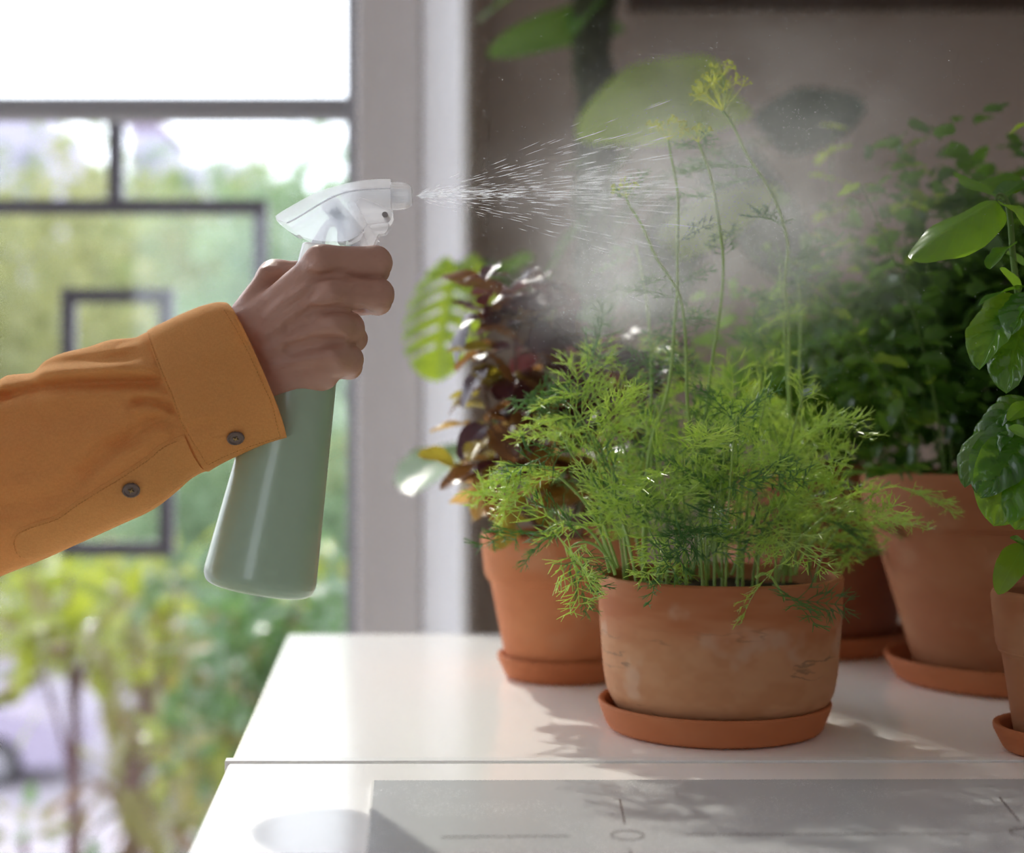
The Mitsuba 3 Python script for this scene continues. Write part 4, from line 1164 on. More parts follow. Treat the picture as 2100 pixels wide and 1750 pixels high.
herb('potted_oregano', PM, .068, zz + .145, 21, 7, .200, 1.25, OL, .45, 61, 1300, ((PM[0] - .12, PM[1] - .09, ZS + .13), (PM[0] + .13, PM[1] + .09, ZS + .34)), 'oregano_leaf', .85)
herb('potted_parsley', PH, .095, ZS + .145, 24, 7, .300, 1.15, PL, .45, 62, 3200, ((PH[0] - .160, PH[1] - .10, ZS + .10), (PH[0] + .16, PH[1] + .12, ZS + .42)), 'parsley_leaf', .88)


def sprig(thing, px, y, protos, sizes, stem_bs='stem_green', seed=0, r=.0009):
    g = np.random.default_rng(seed)
    p = smooth_path([at(u, v, y) for u, v in px], 30)
    obj(thing, 'stem', tube(p, np.linspace(r, r * .6, 30), 5), stem_bs, smooth=True)
    for k, s in enumerate(sizes):
        q = p[int((.35 + .65 * k / max(1, len(sizes) - 1)) * 29)]
        for m in (0, 1):
            a = k * 1.57 + m * 3.14 + .4
            d = np.array([math.cos(a), math.sin(a), g.uniform(-.2, .3)])
            obj(thing, 'leaf', protos[g.integers(3)], None, to_world=frame_matrix(q, d, np.array([g.normal(0, .3), -.4, 1.0]), s))
sprig('potted_oregano', [(1690, 640), (1700, 480), (1705, 340), (1710, 262)], 1.26, OL['b'], [.8, 1.0, 1.0, 1.1, .7], seed=1)
sprig('potted_oregano', [(1600, 760), (1640, 640), (1660, 540)], 1.24, OL['b'], [1, 1, 1], seed=2)
sprig('potted_parsley', [(1850, 600), (1862, 450), (1875, 330), (1872, 300)], 1.12, PL['b'], [.9, 1.0, .8, .7], seed=3)
sprig('potted_parsley', [(1990, 560), (2000, 440), (2012, 350)], 1.15, PL['a'], [.9, .8, .6], seed=4)
sprig('potted_oregano', [(1650, 1000), (1670, 960), (1688, 968)], 1.19, OL['b'], [1.3, 1.2], seed=5)
sprig('potted_parsley', [(1850, 985), (1835, 955), (1800, 950), (1775, 965)], 1.00, PL['a'], [.9, .9], seed=6)
sprig('potted_parsley', [(1870, 985), (1852, 962), (1845, 975)], 1.00, PL['a'], [.9], seed=7)

# ---- broad leaved basil close by ----------------------------------------------------------------
leafy('basil_green', veined((0.030, 0.105, 0.020), (0.055, 0.150, 0.026), (0.12, 0.24, 0.05), 6, .45), (0.28, 0.56, 0.025), 0.18, 0.9, 0.42)
leafy('basil_bright', veined((0.050, 0.145, 0.022), (0.085, 0.205, 0.030), (0.17, 0.32, 0.06), 6, .45), (0.46, 0.76, 0.03), 0.24, 0.6, 0.52)
def bleaf(L, W, seed, c, **kw):
    return leaf_ply(dict(L=L, W=W, seed=seed, nu=26, nv=16, **kw), c)
BS = smooth_path([[PG[0], PG[1], ZS + .078], at(2150, 1000, .86), at(2112, 760, .86), at(2090, 620, .858), at(2076, 510, .856), at(2066, 420, .855), at(2050, 400, .855)], 60)
obj('potted_basil', 'stem', tube(BS, np.linspace(.0028, .0016, 60), 9), 'stem_green', smooth=True)
BIG = [((2042, 412), (1880, 520), .845, .832, (-.20, -.66, .72), .52, 'basil_bright', dict(fold=-.60, droop=.22, pucker=.02)),
       ((2050, 408), (2105, 372), .86, .87, (0, -.3, 1), .62, 'basil_green', dict(fold=.3, droop=.2, pucker=.03)),
       ((2048, 405), (2000, 372), .86, .93, (0, -.2, 1), .55, 'basil_green', dict(fold=.3, droop=.15, pucker=.03)),
       ((2055, 420), (2110, 470), .85, .83, (.4, -.6, .6), .6, 'basil_bright', dict(fold=.3, droop=.25, pucker=.03)),
       ((2072, 505), (2032, 548), .852, .835, (-.6, -.3, .7), .55, 'basil_green', dict(fold=.3, droop=.2, pucker=.02)),
       ((2092, 600), (2050, 552), .85, .84, (.3, -.8, .5), .40, 'basil_bright', dict(fold=.6, droop=-.1, pucker=.0)),
       ((2092, 592), (2014, 622), .85, .84, (-.15, .05, 1), .5, 'basil_green', dict(fold=.2, droop=.25, pucker=.04)),
       ((2095, 610), (2012, 748), .85, .83, (-.65, -.45, .6), .62, 'basil_bright', dict(fold=.35, droop=.18, pucker=.11)),
       ((2112, 630), (2066, 790), .84, .825, (-.75, -.6, .3), .66, 'basil_green', dict(fold=.2, droop=.25, pucker=.13)),
       ((2120, 605), (2078, 680), .835, .82, (-.6, -.5, .6), .8, 'basil_green', dict(fold=.2, droop=.2, pucker=.11)),
       ((2110, 830), (2070, 860), .84, .825, (-.2, -.8, .5), .45, 'basil_bright', dict(fold=.2, droop=.2)),
       ((2105, 820), (2028, 880), .855, .85, (-.55, -.35, .75), .85, 'basil_green', dict(fold=.1, droop=.3, pucker=.13)),
       ((2075, 850), (1985, 985), .85, .84, (-.72, -.45, .5), .62, 'basil_green', dict(fold=.1, droop=.25, pucker=.13)),
       ((2095, 880), (2018, 1010), .84, .825, (-.4, -.75, .45), .72, 'basil_green', dict(fold=.1, droop=.22, pucker=.09)),
       ((2110, 900), (2042, 1068), .832, .82, (-.3, -.85, .35), .78, 'basil_bright', dict(fold=.1, droop=.18, pucker=.09)),
       ((2135, 960), (2085, 1078), .83, .815, (-.2, -.9, .3), .75, 'basil_bright', dict(fold=.1, droop=.18, pucker=.09)),
       ((2120, 905), (2072, 880), .825, .815, (.1, -.8, .6), .5, 'basil_green', dict(fold=.3, droop=.2)),
       ((2100, 1120), (2050, 1212), .835, .82, (-.4, -.75, .5), .5, 'basil_bright', dict(fold=.15, droop=.2)),
       ((2120, 1130), (2075, 1105), .835, .83, (-.2, -.5, .9), .62, 'basil_green', dict(fold=.2, droop=.2)),
       ((2060, 520), (2115, 560), .86, .86, (.3, -.5, .8), .6, 'basil_green', dict(fold=.3, droop=.2)),
       ((2110, 700), (2180, 780), .86, .84, (.5, -.4, .7), .65, 'basil_green', dict(fold=.2, droop=.25, pucker=.09)),
       ((2140, 880), (2240, 960), .86, .85, (.5, -.4, .7), .65, 'basil_green', dict(fold=.2, droop=.25, pucker=.09))]
for k, (b, t_, y0, y1, n, wf, c, kw) in enumerate(BIG):
    p0, p1 = at(*b, y0), at(*t_, y1)
    L = np.linalg.norm(p1 - p0) * (1 + .25 * abs(kw.get('droop', .2)))
    M = frame_matrix(p0, p1 - p0, np.array(n))
    # tilt up a little at the base so that the drooping tip ends where it shows
    M = M @ rot([0, 1, 0], -math.degrees(math.atan(kw.get('droop', .2))) * .9)
    obj('potted_basil', 'leaf', bleaf(L, L * wf, 500 + k, c, **kw), None, to_world=M)
    j = int(np.argmin(np.linalg.norm(BS - p0, axis=1)))
    if 2e-3 < np.linalg.norm(BS[j] - p0) < .04:
        obj('potted_basil', 'petiole', tube(smooth_path([BS[max(0, j - 2)], (BS[j] + p0) / 2 + [0, 0, .002], p0], 8), .0008, 5), 'stem_green', smooth=True)

# ---- the climbing plant on its moss pole, behind the counter ------------------------------------
leafy('monstera_leaf', veined((0.055, 0.150, 0.035), (0.085, 0.200, 0.045), (0.2, 0.33, 0.1), 8, .4), (0.30, 0.52, 0.05), 0.3, 0.95, 0.35)
leafy('monstera_lime', veined((0.16, 0.31, 0.055), (0.24, 0.42, 0.07), (0.4, 0.55, 0.16), 8, .4), (0.78, 0.98, 0.10), 0.3, 0.6, 0.55)
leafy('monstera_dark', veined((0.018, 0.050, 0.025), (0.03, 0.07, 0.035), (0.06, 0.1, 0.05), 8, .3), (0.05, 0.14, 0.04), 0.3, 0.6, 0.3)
bumped('moss', proc(lambda p, n, uv: mix((0.012, 0.016, 0.008), (0.06, 0.075, 0.03), fbm(p.x * 90, p.y * 90, p.z * 90, 4))), lambda p, n, uv: fbm(p.x * 160, p.y * 160, p.z * 160, 3), 0.006, 0.95, 0.1)
YP = 1.80
pole0, pole1 = at(1208, 900, YP), at(1222, -140, YP)
pp = np.linspace(0, 1, 60)[:, None] * (pole1 + [0, 0, .2] - [pole0[0], pole0[1], .33]) + [pole0[0], pole0[1], .33]
pm = tube(pp, .0235, 20)
pm.vertices += (meshkit.fbm(pm.vertices * 55, 3, 3)[:, None] - .5) * pm.vertex_normals * .03
obj('climbing_monstera', 'moss_pole', pm, 'moss', smooth=True, label='dark moss pole')
bumped('pot_grey', (0.22, 0.21, 0.20), lambda p, n, uv: fbm(p.x * 50, p.y * 50, p.z * 50), 0.001, 0.6)
obj('climbing_monstera', 'pot', lathe(rounded([(1e-5, 0), (.115, 0), (.125, .01), (.155, .30), (.158, .32), (.145, .32), (.14, .30), (.13, .10)], .006), 64, (pole0[0], pole0[1], .001)), 'pot_grey', smooth=35)
obj('climbing_monstera', 'soil', soil_mesh(.141, .29, (pole0[0], pole0[1], 0), 4), 'soil')
tag('climbing_monstera', 'large leaved monstera climbing a dark mossy pole, behind the counter', 'plant')


def pole_at(z):
    k = np.clip((z - .33) / (pp[-1][2] - .33), 0, 1)
    return pp[int(k * 59)]


def mono(b, t_, y0, y1, n, wf, c, seed, petiole=True, drop=.12, **kw):
    p0, p1 = at(*b, y0), at(*t_, y1)
    L = np.linalg.norm(p1 - p0) * 1.04
    dd = kw.pop('droop', .15)
    m, uv = leaf_mesh(L=L, W=L * wf, seed=seed, nu=24, nv=12, droop=dd, fold=kw.pop('fold', .15), wave=.03, peak=.36, **kw)
    M = frame_matrix(p0, p1 - p0, np.array(n)) @ rot([0, 1, 0], -math.degrees(math.atan(dd)) * .9)
    obj('climbing_monstera', 'leaf', mikit.ply(m, c, smooth=True, uv=uv), None, to_world=M)
    if petiole:
        q = pole_at(p0[2] - drop)
        obj('climbing_monstera', 'petiole', tube(smooth_path([q, (q + p0) / 2 + [0, -.02, .03], p0], 16), np.linspace(.0045, .003, 16), 7), 'stem_green', smooth=True)


mono((1500, 185), (1196, 275), 1.76, 1.72, (.05, -.75, .55), .70, 'monstera_lime', 1)
mono((1375, 510), (1590, 385), 1.76, 1.80, (.1, -.7, .6), .42, 'monstera_lime', 2)
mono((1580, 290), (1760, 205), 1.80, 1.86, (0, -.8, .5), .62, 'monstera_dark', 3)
mono((1260, 40), (1012, 108), 1.84, 1.78, (-.1, -.75, .4), .40, 'monstera_leaf', 4)
mono((1150, -60), (985, 40), 1.84, 1.80, (-.3, -.2, .9), .5, 'monstera_leaf', 5)
mono((1235, -20), (1180, 65), 1.82, 1.76, (-.5, -.3, .8), .6, 'monstera_leaf', 6)
mono((1262, 375), (1110, 590), 1.80, 1.74, (-.75, -.15, .6), .30, 'monstera_leaf', 7)
mono((1245, 330), (1165, 345), 1.82, 1.78, (-.4, -.2, .9), .8, 'monstera_leaf', 8)
mono((1300, 560), (1195, 700), 1.78, 1.72, (-.5, -.3, .9), .6, 'monstera_leaf', 9)
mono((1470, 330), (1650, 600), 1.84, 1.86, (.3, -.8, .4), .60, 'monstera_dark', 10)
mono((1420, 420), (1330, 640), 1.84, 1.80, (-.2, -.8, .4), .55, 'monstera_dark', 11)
mono((1050, 560), (985, 560), 1.66, 1.60, (-.5, -.25, .85), 1.1, 'monstera_leaf', 12)
mono((985, 560), (925, 640), 1.64, 1.58, (-.6, -.2, .8), .8, 'monstera_leaf', 13)
mono((975, 905), (850, 1005), 1.58, 1.48, (-.45, -.35, .85), .95, 'monstera_leaf', 14, drop=-.05)
mono((1110, 980), (1125, 1080), 1.5, 1.46, (-.1, -.9, .4), .7, 'monstera_leaf', 15, drop=-.05)
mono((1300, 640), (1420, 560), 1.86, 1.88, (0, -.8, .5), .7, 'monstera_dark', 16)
# the slit leaf beside the window frame: a heart with long holes between its ribs
def slit_leaf():
    a = np.linspace(0, 2 * np.pi, 160, endpoint=False)
    L, W = 1.0, .84
    t = (1 - np.cos(a)) / 2
    w = np.sin(a) * W / 2 * (1.05 - .25 * t)
    x = t + .10 * np.cos(a) * 0 - .12 * np.exp(-((t) / .10) ** 2) * (np.abs(np.sin(a)) > .02) * np.clip(np.abs(np.sin(a)) * 4, 0, 1)
    out = Polygon(np.stack([x, w], 1)).buffer(0)
    holes = []
    for s in (-1, 1):
        for k in range(5):
            x0 = .12 + .145 * k
            p0 = np.array([x0 + .03, s * .055]); p1 = np.array([x0 + .17 - .01 * k, s * (.40 - .035 * abs(k - 1.5))])
            holes.append(LineString([p0, (p0 + p1) / 2 + [0.01, 0], p1]).buffer(.017 + .003 * (k % 2), 6))
    out = out.difference(shapely.union_all(holes))
    pts, tris = trimesh.creation.triangulate_polygon(out, engine='earcut') if True else None
    m = trimesh.Trimesh(np.column_stack([pts, np.zeros(len(pts))]), tris, process=False)
    v, f = trimesh.remesh.subdivide_to_size(m.vertices, m.faces, .05)
    m = trimesh.Trimesh(v, f, process=True)
    r = np.abs(m.vertices[:, 1])
    m.vertices[:, 2] = .25 * r - .9 * r ** 2 - .22 * m.vertices[:, 0] ** 2 + .012 * np.sin(m.vertices[:, 0] * 50) * r * 2
    uv = np.stack([m.vertices[:, 0], m.vertices[:, 1] / .84 + .5], 1)
    return m, uv
m, uv = slit_leaf()
p0, p1 = at(938, 545, 1.56), at(893, 772, 1.50)
L = np.linalg.norm(p1 - p0)
M = frame_matrix(p0, p1 - p0, np.array([-.42, -.86, .28]), L) @ rot([0, 1, 0], -10)
leafy('monstera_slit', veined((0.14, 0.30, 0.05), (0.22, 0.40, 0.06), (0.36, 0.52, 0.12), 8, .4), (0.74, 0.95, 0.06), 0.28, 0.6, 0.58)
obj('climbing_monstera', 'leaf', mikit.ply(m, 'monstera_slit', smooth=True, uv=uv), None, to_world=M, label='lime green slit leaf beside the window frame')
q = pole_at(1.0)
obj('climbing_monstera', 'petiole', tube(smooth_path([q, at(1060, 600, 1.7), p0], 16), .0035, 7), 'stem_green', smooth=True)


# ---- outside the window -------------------------------------------------------------------------
GZ = -3.6
plain('paving', proc(lambda p, n, uv: mix((0.33, 0.30, 0.345), (0.40, 0.365, 0.41), fbm(p.x * 1.2, p.y * 1.2, 0.0))), 0.8, 0.2)
plain('grille_paint', (0.050, 0.045, 0.060), 0.35, 0.5)
struct('ground_outside', box(-110, 60, 4.2, 180, GZ - .2, GZ), 'paving', 'pale lilac paving of the yard below the window')
# window grille: nested rectangles of square bar hung from the transom
YGR = 2.6
def bar(u0, v0, u1, v1, w=29):
    a, b = at(min(u0, u1) - w / 2, max(v0, v1) + w / 2, YGR), at(max(u0, u1) + w / 2, min(v0, v1) - w / 2, YGR)
    return box(a[0], b[0], YGR - .013, YGR + .013, a[2], b[2], .002)
for args in ((-260, 217, 700, 217), (238, 246, 238, 408), (-260, 425, 517, 425), (535, 425, 535, 1210), (142, 607, 342, 607), (142, 636, 142, 1108), (342, 636, 342, 1108), (142, 1126, 342, 1126), (-260, 246, -260, 1700)):
    obj('window_grille', 'bar', bar(*args), 'grille_paint')
tag('window_grille', 'dark steel grille of nested rectangles outside the glazed door', 'window grille')

leafy('tree_leaf', (0.23, 0.285, 0.135), (0.41, 0.48, 0.20), 0.5, 0.4, 0.45)
leafy('tree_yellow', (0.285, 0.30, 0.145), (0.47, 0.48, 0.20), 0.5, 0.4, 0.45)
leafy('tree_teal', (0.195, 0.285, 0.165), (0.35, 0.48, 0.255), 0.5, 0.4, 0.45)
plain('bark', proc(lambda p, n, uv: mix((0.10, 0.075, 0.06), (0.2, 0.15, 0.12), fbm(p.x * 8, p.y * 8, p.z * 3))), 0.9, 0.1)
gt = np.random.default_rng(31)


def crown(c, R, n, size, seed):
    g = np.random.default_rng(seed)
    d = g.normal(0, 1, (n, 3)); d /= np.linalg.norm(d, axis=1, keepdims=True)
    lump = 1 + .35 * (meshkit.noise(d * 2.2 + seed, seed) - .5) * 2
    r = (g.random(n) ** .45) * lump
    p = np.asarray(c) + d * r[:, None] * np.asarray(R)
    a = g.normal(0, 1, (n, 3)); a /= np.linalg.norm(a, axis=1, keepdims=True)
    b = np.cross(a, g.normal(0, 1, (n, 3))); b /= np.linalg.norm(b, axis=1, keepdims=True)
    s = size * g.uniform(.6, 1.3, (n, 1))
    v = np.stack([p - a * s, p + b * s * .5, p + a * s, p - b * s * .5], 1).reshape(-1, 3)
    o = np.arange(n)[:, None] * 4
    return trimesh.Trimesh(v, np.vstack([o + [[0, 1, 2]], o + [[0, 2, 3]]]), process=False)


def tree(u, v, Y, R, bs, label, n=2600):
    c = at(u, v, Y)
    R = (R[0] / FPX * Y, R[1], R[2] / FPX * Y)
    k = numbered('tree')
    obj(k, 'trunk', tube([(c[0], c[1], GZ), (c[0] + .1, c[1], (GZ + c[2]) / 2), (c[0], c[1], c[2])], [.0085 * Y, .0065 * Y, .003 * Y], 10), 'bark', smooth=True)
    obj(k, 'crown', crown(c, R, n, .0090 * Y, int(abs(u)) + 7), bs, kind='stuff')
    tag(k, label, 'tree', 'trees beyond the yard')


tree(-60, 820, 29, (437, 2.0, 510), 'tree_yellow', 'yellowish broad tree cut by the edge of the view beyond the grille')
tree(240, 790, 48.5, (389, 2.0, 454), 'tree_yellow', 'olive green tree seen between the grille bars')
tree(470, 800, 35.5, (363, 2.0, 459), 'tree_leaf', 'mid green tree seen just past the bottle and the grille')
tree(680, 690, 22.5, (316, 2.0, 389), 'tree_teal', 'fresh green tree standing closest to the window post')
tree(80, 1080, 42, (463, 2.0, 342), 'tree_leaf', 'low green tree above the shirt sleeve')
tree(520, 1080, 17.6, (359, 2.0, 329), 'tree_teal', 'bluish green low tree behind the spray bottle')
# houses beyond the trees
plain('plaster_lilac', (0.55, 0.52, 0.64), 0.8)
plain('plaster_pale', (0.7, 0.7, 0.72), 0.8)
plain('roof_mauve', (0.24, 0.17, 0.22), 0.7)
plain('far_window', (0.28, 0.28, 0.34), 0.3)
def house(u0, u1, vt, Y, bs, label, roof=True):
    k = numbered('building')
    a, b = at(u0, vt, Y), at(u1, vt, Y)
    obj(k, 'walls', box(a[0], b[0], Y, Y + 9, GZ, a[2]), bs)
    if roof:
        h = a[2]
        obj(k, 'roof', extrude(Polygon([(a[0] - .4, h), (b[0] + .4, h), ((a[0] + b[0]) / 2, h + 1.6)]), 9.8, np.array([[1, 0, 0, 0], [0, 0, -1, Y + 9.4], [0, 1, 0, 0], [0, 0, 0, 1.0]])), 'roof_mauve')
    n = max(2, int((b[0] - a[0]) / 2.6))
    for i in range(n):
        for z in np.arange(GZ + 1.0, a[2] - 1.6, 2.9):
            x = a[0] + (i + .5) * (b[0] - a[0]) / n
            obj(k, 'window', box(x - .55, x + .55, Y - .04, Y + .05, z, z + 1.4), 'far_window')
    tag(k, label, 'building')
house(-420, 92, 240, 92, 'plaster_lilac', 'lilac grey block rising behind the trees', False)
house(265, 330, 262, 108, 'plaster_lilac', 'narrow mauve house top between the grille bars')
house(345, 520, 330, 84, 'plaster_pale', 'pale low flat roofed house between the trees', False)
tree(150, 800, 75, (516, 2.0, 462), 'tree_leaf', 'hazy broad tree farthest behind the grille', 3600)
tree(560, 800, 68.5, (486, 2.0, 472), 'tree_teal', 'hazy dark tree farthest behind the spray bottle', 3600)
tree(-250, 900, 61.5, (407, 2.0, 407), 'tree_yellow', 'hazy yellowish tree at the far edge behind the sleeve', 2600)
tree(350, 1080, 55, (537, 2.0, 322), 'tree_leaf', 'low broad tree behind the lower grille', 3000)
# the parked car whose end shows at the edge of the frame
CX, CYc = at(120, 0, 18.4)[0], 18.4
def carz(pts): return Polygon([(CX - 4.2 + 4.2 * x, GZ + z) for x, z in pts])
CM = lambda d: np.array([[1, 0, 0, 0], [0, 0, -1, CYc + d], [0, 1, 0, 0], [0, 0, 0, 1.0]])
plain('car_paint', (0.36, 0.31, 0.42), 0.25, 0.6, clearcoat=1.0, clearcoat_gloss=0.95)
plain('tyre', (0.02, 0.02, 0.022), 0.7)
plain('hub', (0.4, 0.4, 0.42), 0.3, metallic=0.8)
wh = [Point(CX - 4.2 + 4.2 * x, GZ + .32).buffer(.37, 16) for x in (.19, .80)]
body = carz([(0, .28), (1, .28), (1.0, .62), (.985, .85), (.93, .92), (.82, 1.0), (.70, 1.42), (.38, 1.46), (.25, 1.02), (.03, .90), (0, .62)]).buffer(.05).buffer(-.05).difference(shapely.union_all(wh))
obj('car', 'body', extrude(body, 1.7, CM(1.7)), 'car_paint')
obj('car', 'side_window', extrude(carz([(.30, 1.03), (.79, 1.02), (.69, 1.35), (.40, 1.38)]), .02, CM(.01)), 'far_window')
for x in (.19, .80):
    for d in (.02, 1.5):
        w_ = trimesh.creation.cylinder(.32, .2, 28); w_.apply_transform(rot([1, 0, 0], 90)); w_.apply_translation((CX - 4.2 + 4.2 * x, CYc + .1 + d, GZ + .32))
        kk = obj('car', 'wheel', w_, 'tyre')
        h_ = trimesh.creation.cylinder(.19, .03, 20); h_.apply_transform(rot([1, 0, 0], 90)); h_.apply_translation((CX - 4.2 + 4.2 * x, CYc + d - .01, GZ + .32))
        obj(kk, 'hub', h_, 'hub')
tag('car', 'lilac grey car parked on the paving below the window', 'car')

# tall shrubs that reach up to the window
leafy('shrub_lime', veined((0.19, 0.25, 0.035), (0.27, 0.29, 0.04), (0.32, 0.35, 0.08), 7, .4), (0.46, 0.52, 0.04), 0.15, 0.9, 0.45)
leafy('shrub_olive', veined((0.13, 0.14, 0.045), (0.22, 0.19, 0.055), (0.28, 0.25, 0.08), 7, .4), (0.34, 0.31, 0.06), 0.15, 0.9, 0.38)
leafy('shrub_green', veined((0.06, 0.13, 0.05), (0.09, 0.19, 0.065), (0.15, 0.27, 0.1), 7, .4), (0.17, 0.33, 0.08), 0.14, 0.9, 0.38)
leafy('shrub_brown', veined((0.10, 0.055, 0.03), (0.15, 0.085, 0.04), (0.24, 0.16, 0.07), 7, .4), (0.3, 0.17, 0.06), 0.3, 0.6, 0.4)
plain('stem_mauve', (0.13, 0.045, 0.065), 0.5)
SL_ = {c: [leaf_ply(dict(L=.17, W=.062, seed=600 + k, nu=9, nv=4, droop=d, fold=.2, wave=.05), c) for k, d in enumerate((.2, .45))] for c in ('shrub_lime', 'shrub_olive', 'shrub_green', 'shrub_brown')}
RSM = {c: [leaf_ply(dict(L=.085, W=.050, seed=620 + k, nu=7, nv=4, droop=d, fold=.2, wave=.05), c) for k, d in enumerate((.2, .45))] for c in ('shrub_lime', 'shrub_olive', 'shrub_green')}


def shrub(name, label, trunk, Y, heads, seed, stem='stem_mauve', r=.013):
    """trunk: its pixel path downwards; heads: (u, v, spread in px, leaves, leaf set, weights, size)."""
    g = np.random.default_rng(seed)
    k = numbered(name)
    t0 = [at(u, v, Y) for u, v in trunk]
    foot = t0[-1].copy(); foot[2] = GZ
    obj(k, 'stem', tube(smooth_path(t0 + [foot], 40), np.linspace(r * .8, r * 1.6, 40), 9), stem, smooth=True)
    for (u, v, sp, n, pool, cs, ws, size) in heads:
        c = at(u, v, Y)
        tp = t0[int(g.integers(0, max(1, len(t0) - 1)))]
        obj(k, 'branch', tube(smooth_path([tp, (tp + c) / 2 + [0, 0, .02], c], 12), np.linspace(r * .55, r * .3, 12), 6), stem, smooth=True)
        for i in range(n):
            d = g.normal(0, 1, 3); d /= np.linalg.norm(d)
            q = c + d * (g.random() ** .6) * sp / FPX * Y * np.array([1, .8, 1])
            dd = d + np.array([0, 0, g.uniform(-.5, .3)])
            cc = cs[g.choice(len(cs), p=ws)]
            obj(k, 'leaf', pool[cc][g.integers(2)], None, to_world=frame_matrix(q, dd, np.array([g.normal(0, .4), g.normal(-.2, .4), 1.0]), size * g.uniform(.7, 1.2)))
    tag(k, label, 'shrub')


shrub('tall_shrub', 'tall shrub with a mauve stem and olive drooping leaves below the sleeve', [(158, 1370), (152, 1470), (150, 1600), (148, 1760)], 3.7,
      [(140, 1390, 110, 22, SL_, ['shrub_olive', 'shrub_lime', 'shrub_brown'], [.6, .25, .15], .9), (190, 1310, 90, 14, SL_, ['shrub_olive', 'shrub_lime'], [.6, .4], .8), (60, 1300, 70, 10, SL_, ['shrub_lime', 'shrub_olive'], [.6, .4], .8), (140, 1180, 60, 8, SL_, ['shrub_lime'], [1.0], .8)], 41)
shrub('tall_shrub', 'lime yellow shrub glowing between the sleeve and the bottle', [(280, 1340), (300, 1500), (310, 1760)], 4.2,
      [(270, 1250, 90, 24, SL_, ['shrub_lime', 'shrub_olive'], [.75, .25], .75), (370, 1200, 80, 20, SL_, ['shrub_lime', 'shrub_green'], [.6, .4], .7), (360, 1330, 90, 24, RSM, ['shrub_lime', 'shrub_olive', 'shrub_green'], [.4, .4, .2], 1.0)], 42)
shrub('tall_shrub', 'dark green glossy bush filling the glass beside the counter', [(520, 1500), (530, 1650), (530, 1760)], 3.9,
      [(480, 1330, 120, 46, RSM, ['shrub_green', 'shrub_olive'], [.75, .25], 1.0), (600, 1250, 110, 40, RSM, ['shrub_green', 'shrub_lime'], [.8, .2], 1.0), (660, 1130, 70, 16, RSM, ['shrub_lime', 'shrub_green'], [.6, .4], 1.0), (440, 1500, 130, 50, RSM, ['shrub_olive', 'shrub_green', 'shrub_lime'], [.4, .4, .2], 1.0), (530, 1430, 110, 44, RSM, ['shrub_green', 'shrub_olive'], [.8, .2], 1.0), (430, 1660, 120, 44, RSM, ['shrub_green', 'shrub_lime', 'shrub_olive'], [.4, .35, .25], 1.0)], 43, 'bark')
shrub('tall_shrub', 'shrub with long olive and brown hanging leaves below the lime one', [(270, 1560), (275, 1660), (280, 1760)], 3.5,
      [(240, 1600, 60, 7, SL_, ['shrub_olive', 'shrub_brown'], [.5, .5], .9), (300, 1690, 60, 8, SL_, ['shrub_brown', 'shrub_olive'], [.5, .5], .9), (350, 1560, 70, 14, RSM, ['shrub_lime', 'shrub_olive'], [.5, .5], 1.0), (180, 1720, 90, 12, RSM, ['shrub_olive', 'shrub_green'], [.5, .5], .9)], 44)
shrub('tall_shrub', 'low grey green shrub at the lowest corner of the glass', [(50, 1700), (50, 1760)], 5.0, [(40, 1740, 110, 26, RSM, ['shrub_green', 'shrub_olive'], [.5, .5], 1.0)], 45)


def bush(label, u, v, Y, ru, rv, bs, n, seed):
    c = at(u, v, Y)
    k = numbered('garden_bush')
    obj(k, 'stem', tube([(c[0], c[1], GZ), (c[0] + .03, c[1], (GZ + c[2]) / 2), (c[0], c[1], c[2])], [.05, .04, .02], 8), 'bark', smooth=True)
    obj(k, 'foliage', crown(c, (ru / FPX * Y, .45, rv / FPX * Y), n, .045, seed), bs, kind='stuff')
    tag(k, label, 'bush')


bush('dark green bush showing behind the glossy one beside the counter', 560, 1440, 5.6, 190, 330, 'shrub_green', 2600, 71)
bush('olive green bush showing behind the lime yellow shrub', 360, 1520, 6.6, 150, 230, 'shrub_olive', 1700, 72)
bush('yellowish bush close below the sleeve behind the mauve stem', 150, 1270, 7.0, 170, 120, 'shrub_lime', 1300, 73)


# ---- the spray: threads and drops of water, and the mist they make ------------------------------
scene['water_drop'] = {'type': 'blendbsdf', 'weight': 0.55, 'a': {'type': 'thindielectric', 'int_ior': 1.33, 'ext_ior': 1.0},
                       'b': {'type': 'principledthin', 'base_color': rgb(0.95, 0.97, 1.0), 'roughness': 0.3, 'diff_trans': 1.5, 'spec_trans': 0.0}}
gs = np.random.default_rng(12)
NOZ = at(848, 402, YBT - .002)


def spindles(p, d, L, r):
    """Small stretched drops: six sided spindles."""
    d = d / np.linalg.norm(d, axis=1, keepdims=True)
    h = np.where(np.abs(d[:, 2:3]) < .8, [[0, 0, 1.0]], [[1.0, 0, 0]])
    A = np.cross(d, h); A /= np.linalg.norm(A, axis=1, keepdims=True)
    B = np.cross(d, A)
    k = np.arange(5) * 2 * np.pi / 5
    ring = (np.cos(k)[None, :, None] * A[:, None] + np.sin(k)[None, :, None] * B[:, None]) * r[:, None, None]
    V = np.concatenate([(p - d * L[:, None] * .5)[:, None], p[:, None] - d[:, None] * L[:, None, None] * .22 + ring, p[:, None] + d[:, None] * L[:, None, None] * .22 + ring, (p + d * L[:, None] * .5)[:, None]], 1)
    f = []
    for i in range(5):
        j = (i + 1) % 5
        f += [[0, 1 + j, 1 + i], [1 + i, 1 + j, 6 + j], [1 + i, 6 + j, 6 + i], [11, 6 + i, 6 + j]]
    o = np.arange(len(p))[:, None, None] * 12
    return trimesh.Trimesh(V.reshape(-1, 3), (np.array(f)[None] + o).reshape(-1, 3), process=False)


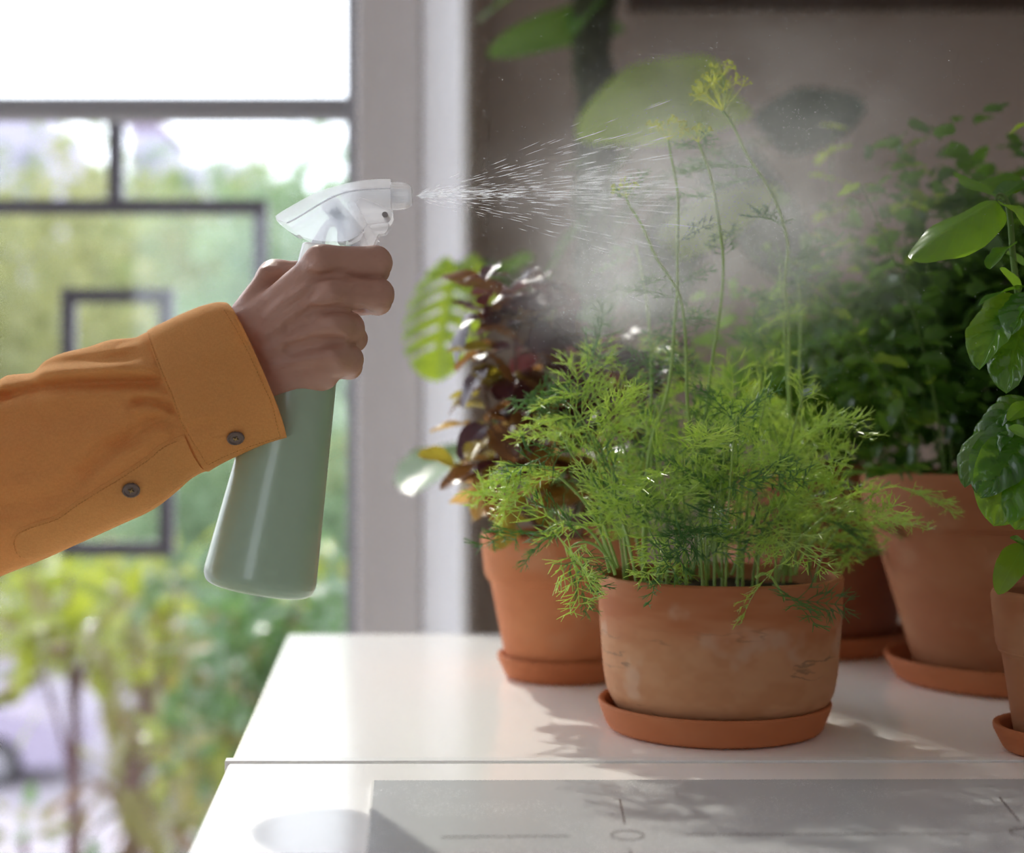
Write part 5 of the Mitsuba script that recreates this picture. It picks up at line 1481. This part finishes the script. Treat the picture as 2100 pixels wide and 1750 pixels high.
n = 760
dist = .004 + .150 * gs.random(n) ** 1.5
ang = gs.normal(0, 1, (n, 2)) * np.array([.17, .2])
core = gs.random(n) < .35
ang[core] *= .25
dirs = np.stack([np.ones(n), ang[:, 1] * 1.0 + .20, ang[:, 0] + .06], 1)
dirs /= np.linalg.norm(dirs, axis=1, keepdims=True)
pos = NOZ + dirs * dist[:, None]
L = gs.uniform(.003, .014, n) * (.45 + dist * 9)
obj('water_spray', 'thread', spindles(pos, dirs, L, gs.uniform(.00009, .00017, n)), 'water_drop', smooth=True, kind='stuff')
# drops that have slowed down and drift over the plants
lobes = [(1250, 610, 85, 65, 1.5), (1330, 500, 110, 100, .8), (1420, 420, 150, 120, .8), (1560, 520, 120, 100, .9), (1630, 410, 140, 90, .38), (1480, 230, 230, 110, .18), (1770, 430, 110, 100, .09), (1200, 400, 90, 45, .32), (1060, 395, 70, 22, .30), (1640, 200, 220, 110, .12)]
def mist_at(u, v):
    s = 0
    for a, b, c, d, w in lobes:
        s = s + w * np.exp(-.5 * (((u - a) / c) ** 2 + ((v - b) / d) ** 2))
    return s
cand = np.stack([gs.uniform(950, 2080, 60000), gs.uniform(20, 860, 60000)], 1)
keep = cand[gs.random(len(cand)) < np.clip(.20 * mist_at(cand[:, 0], cand[:, 1]) + .016, 0, 1)]
yy = gs.normal(.885, .060, len(keep)).clip(.74, 1.06)
pos = np.array([at(u, v, y) for (u, v), y in zip(keep, yy)])
obj('water_spray', 'drop', spindles(pos, gs.normal(0, 1, pos.shape) + [1.5, 0, -.6], gs.uniform(.0003, .0009, len(pos)), gs.uniform(.00009, .00019, len(pos))), 'water_drop', smooth=True, kind='stuff')
tag('water_spray', 'fine streaks and drops of water leaving the nozzle towards the plants', kind='stuff')
# mist: a cloud of finest droplets
bx0, bx1 = at(900, 0, .90)[0], at(2120, 0, .90)[0]
by0, by1 = .735, 1.075
bz0, bz1 = at(0, 860, .90)[2], at(0, 10, .90)[2]
NX, NY, NZ = 96, 28, 72
zz_, yy_, xx_ = np.meshgrid((np.arange(NZ) + .5) / NZ, (np.arange(NY) + .5) / NY, (np.arange(NX) + .5) / NX, indexing='ij')
X, Yg, Z = bx0 + xx_ * (bx1 - bx0), by0 + yy_ * (by1 - by0), bz0 + zz_ * (bz1 - bz0)
uu, vv = 1050 + X / .90 * FPX, 875 - (Z - CAMZ) / .90 * FPX
den = mist_at(uu, vv) * np.exp(-.5 * ((Yg - .900) / .065) ** 2)
nz_ = meshkit.fbm(np.stack([X * 34, Yg * 34, Z * 34], -1), 4, 9)
den = den * np.clip((nz_ - .28) * 3.0, 0, 2.2)
edge = np.minimum.reduce([xx_, 1 - xx_, yy_, 1 - yy_, zz_, 1 - zz_])
den = (den * np.clip(edge * 12, 0, 1)).astype(np.float32)
scene['mist'] = {'type': 'cube', 'to_world': T().translate([(bx0 + bx1) / 2, (by0 + by1) / 2, (bz0 + bz1) / 2]).scale([(bx1 - bx0) / 2, (by1 - by0) / 2, (bz1 - bz0) / 2]), 'bsdf': {'type': 'null'},
                 'interior': {'type': 'heterogeneous', 'albedo': {'type': 'constvolume', 'value': 0.995}, 'scale': 3.9,
                              'sigma_t': {'type': 'gridvolume', 'grid': mi.VolumeGrid(den[..., None]), 'to_world': T().translate([bx0, by0, bz0]).scale([bx1 - bx0, by1 - by0, bz1 - bz0])},
                              'phase': {'type': 'hg', 'g': 0.35}}}
tag('mist', 'soft white mist of fine water drifting over the dill and the herbs', kind='stuff')
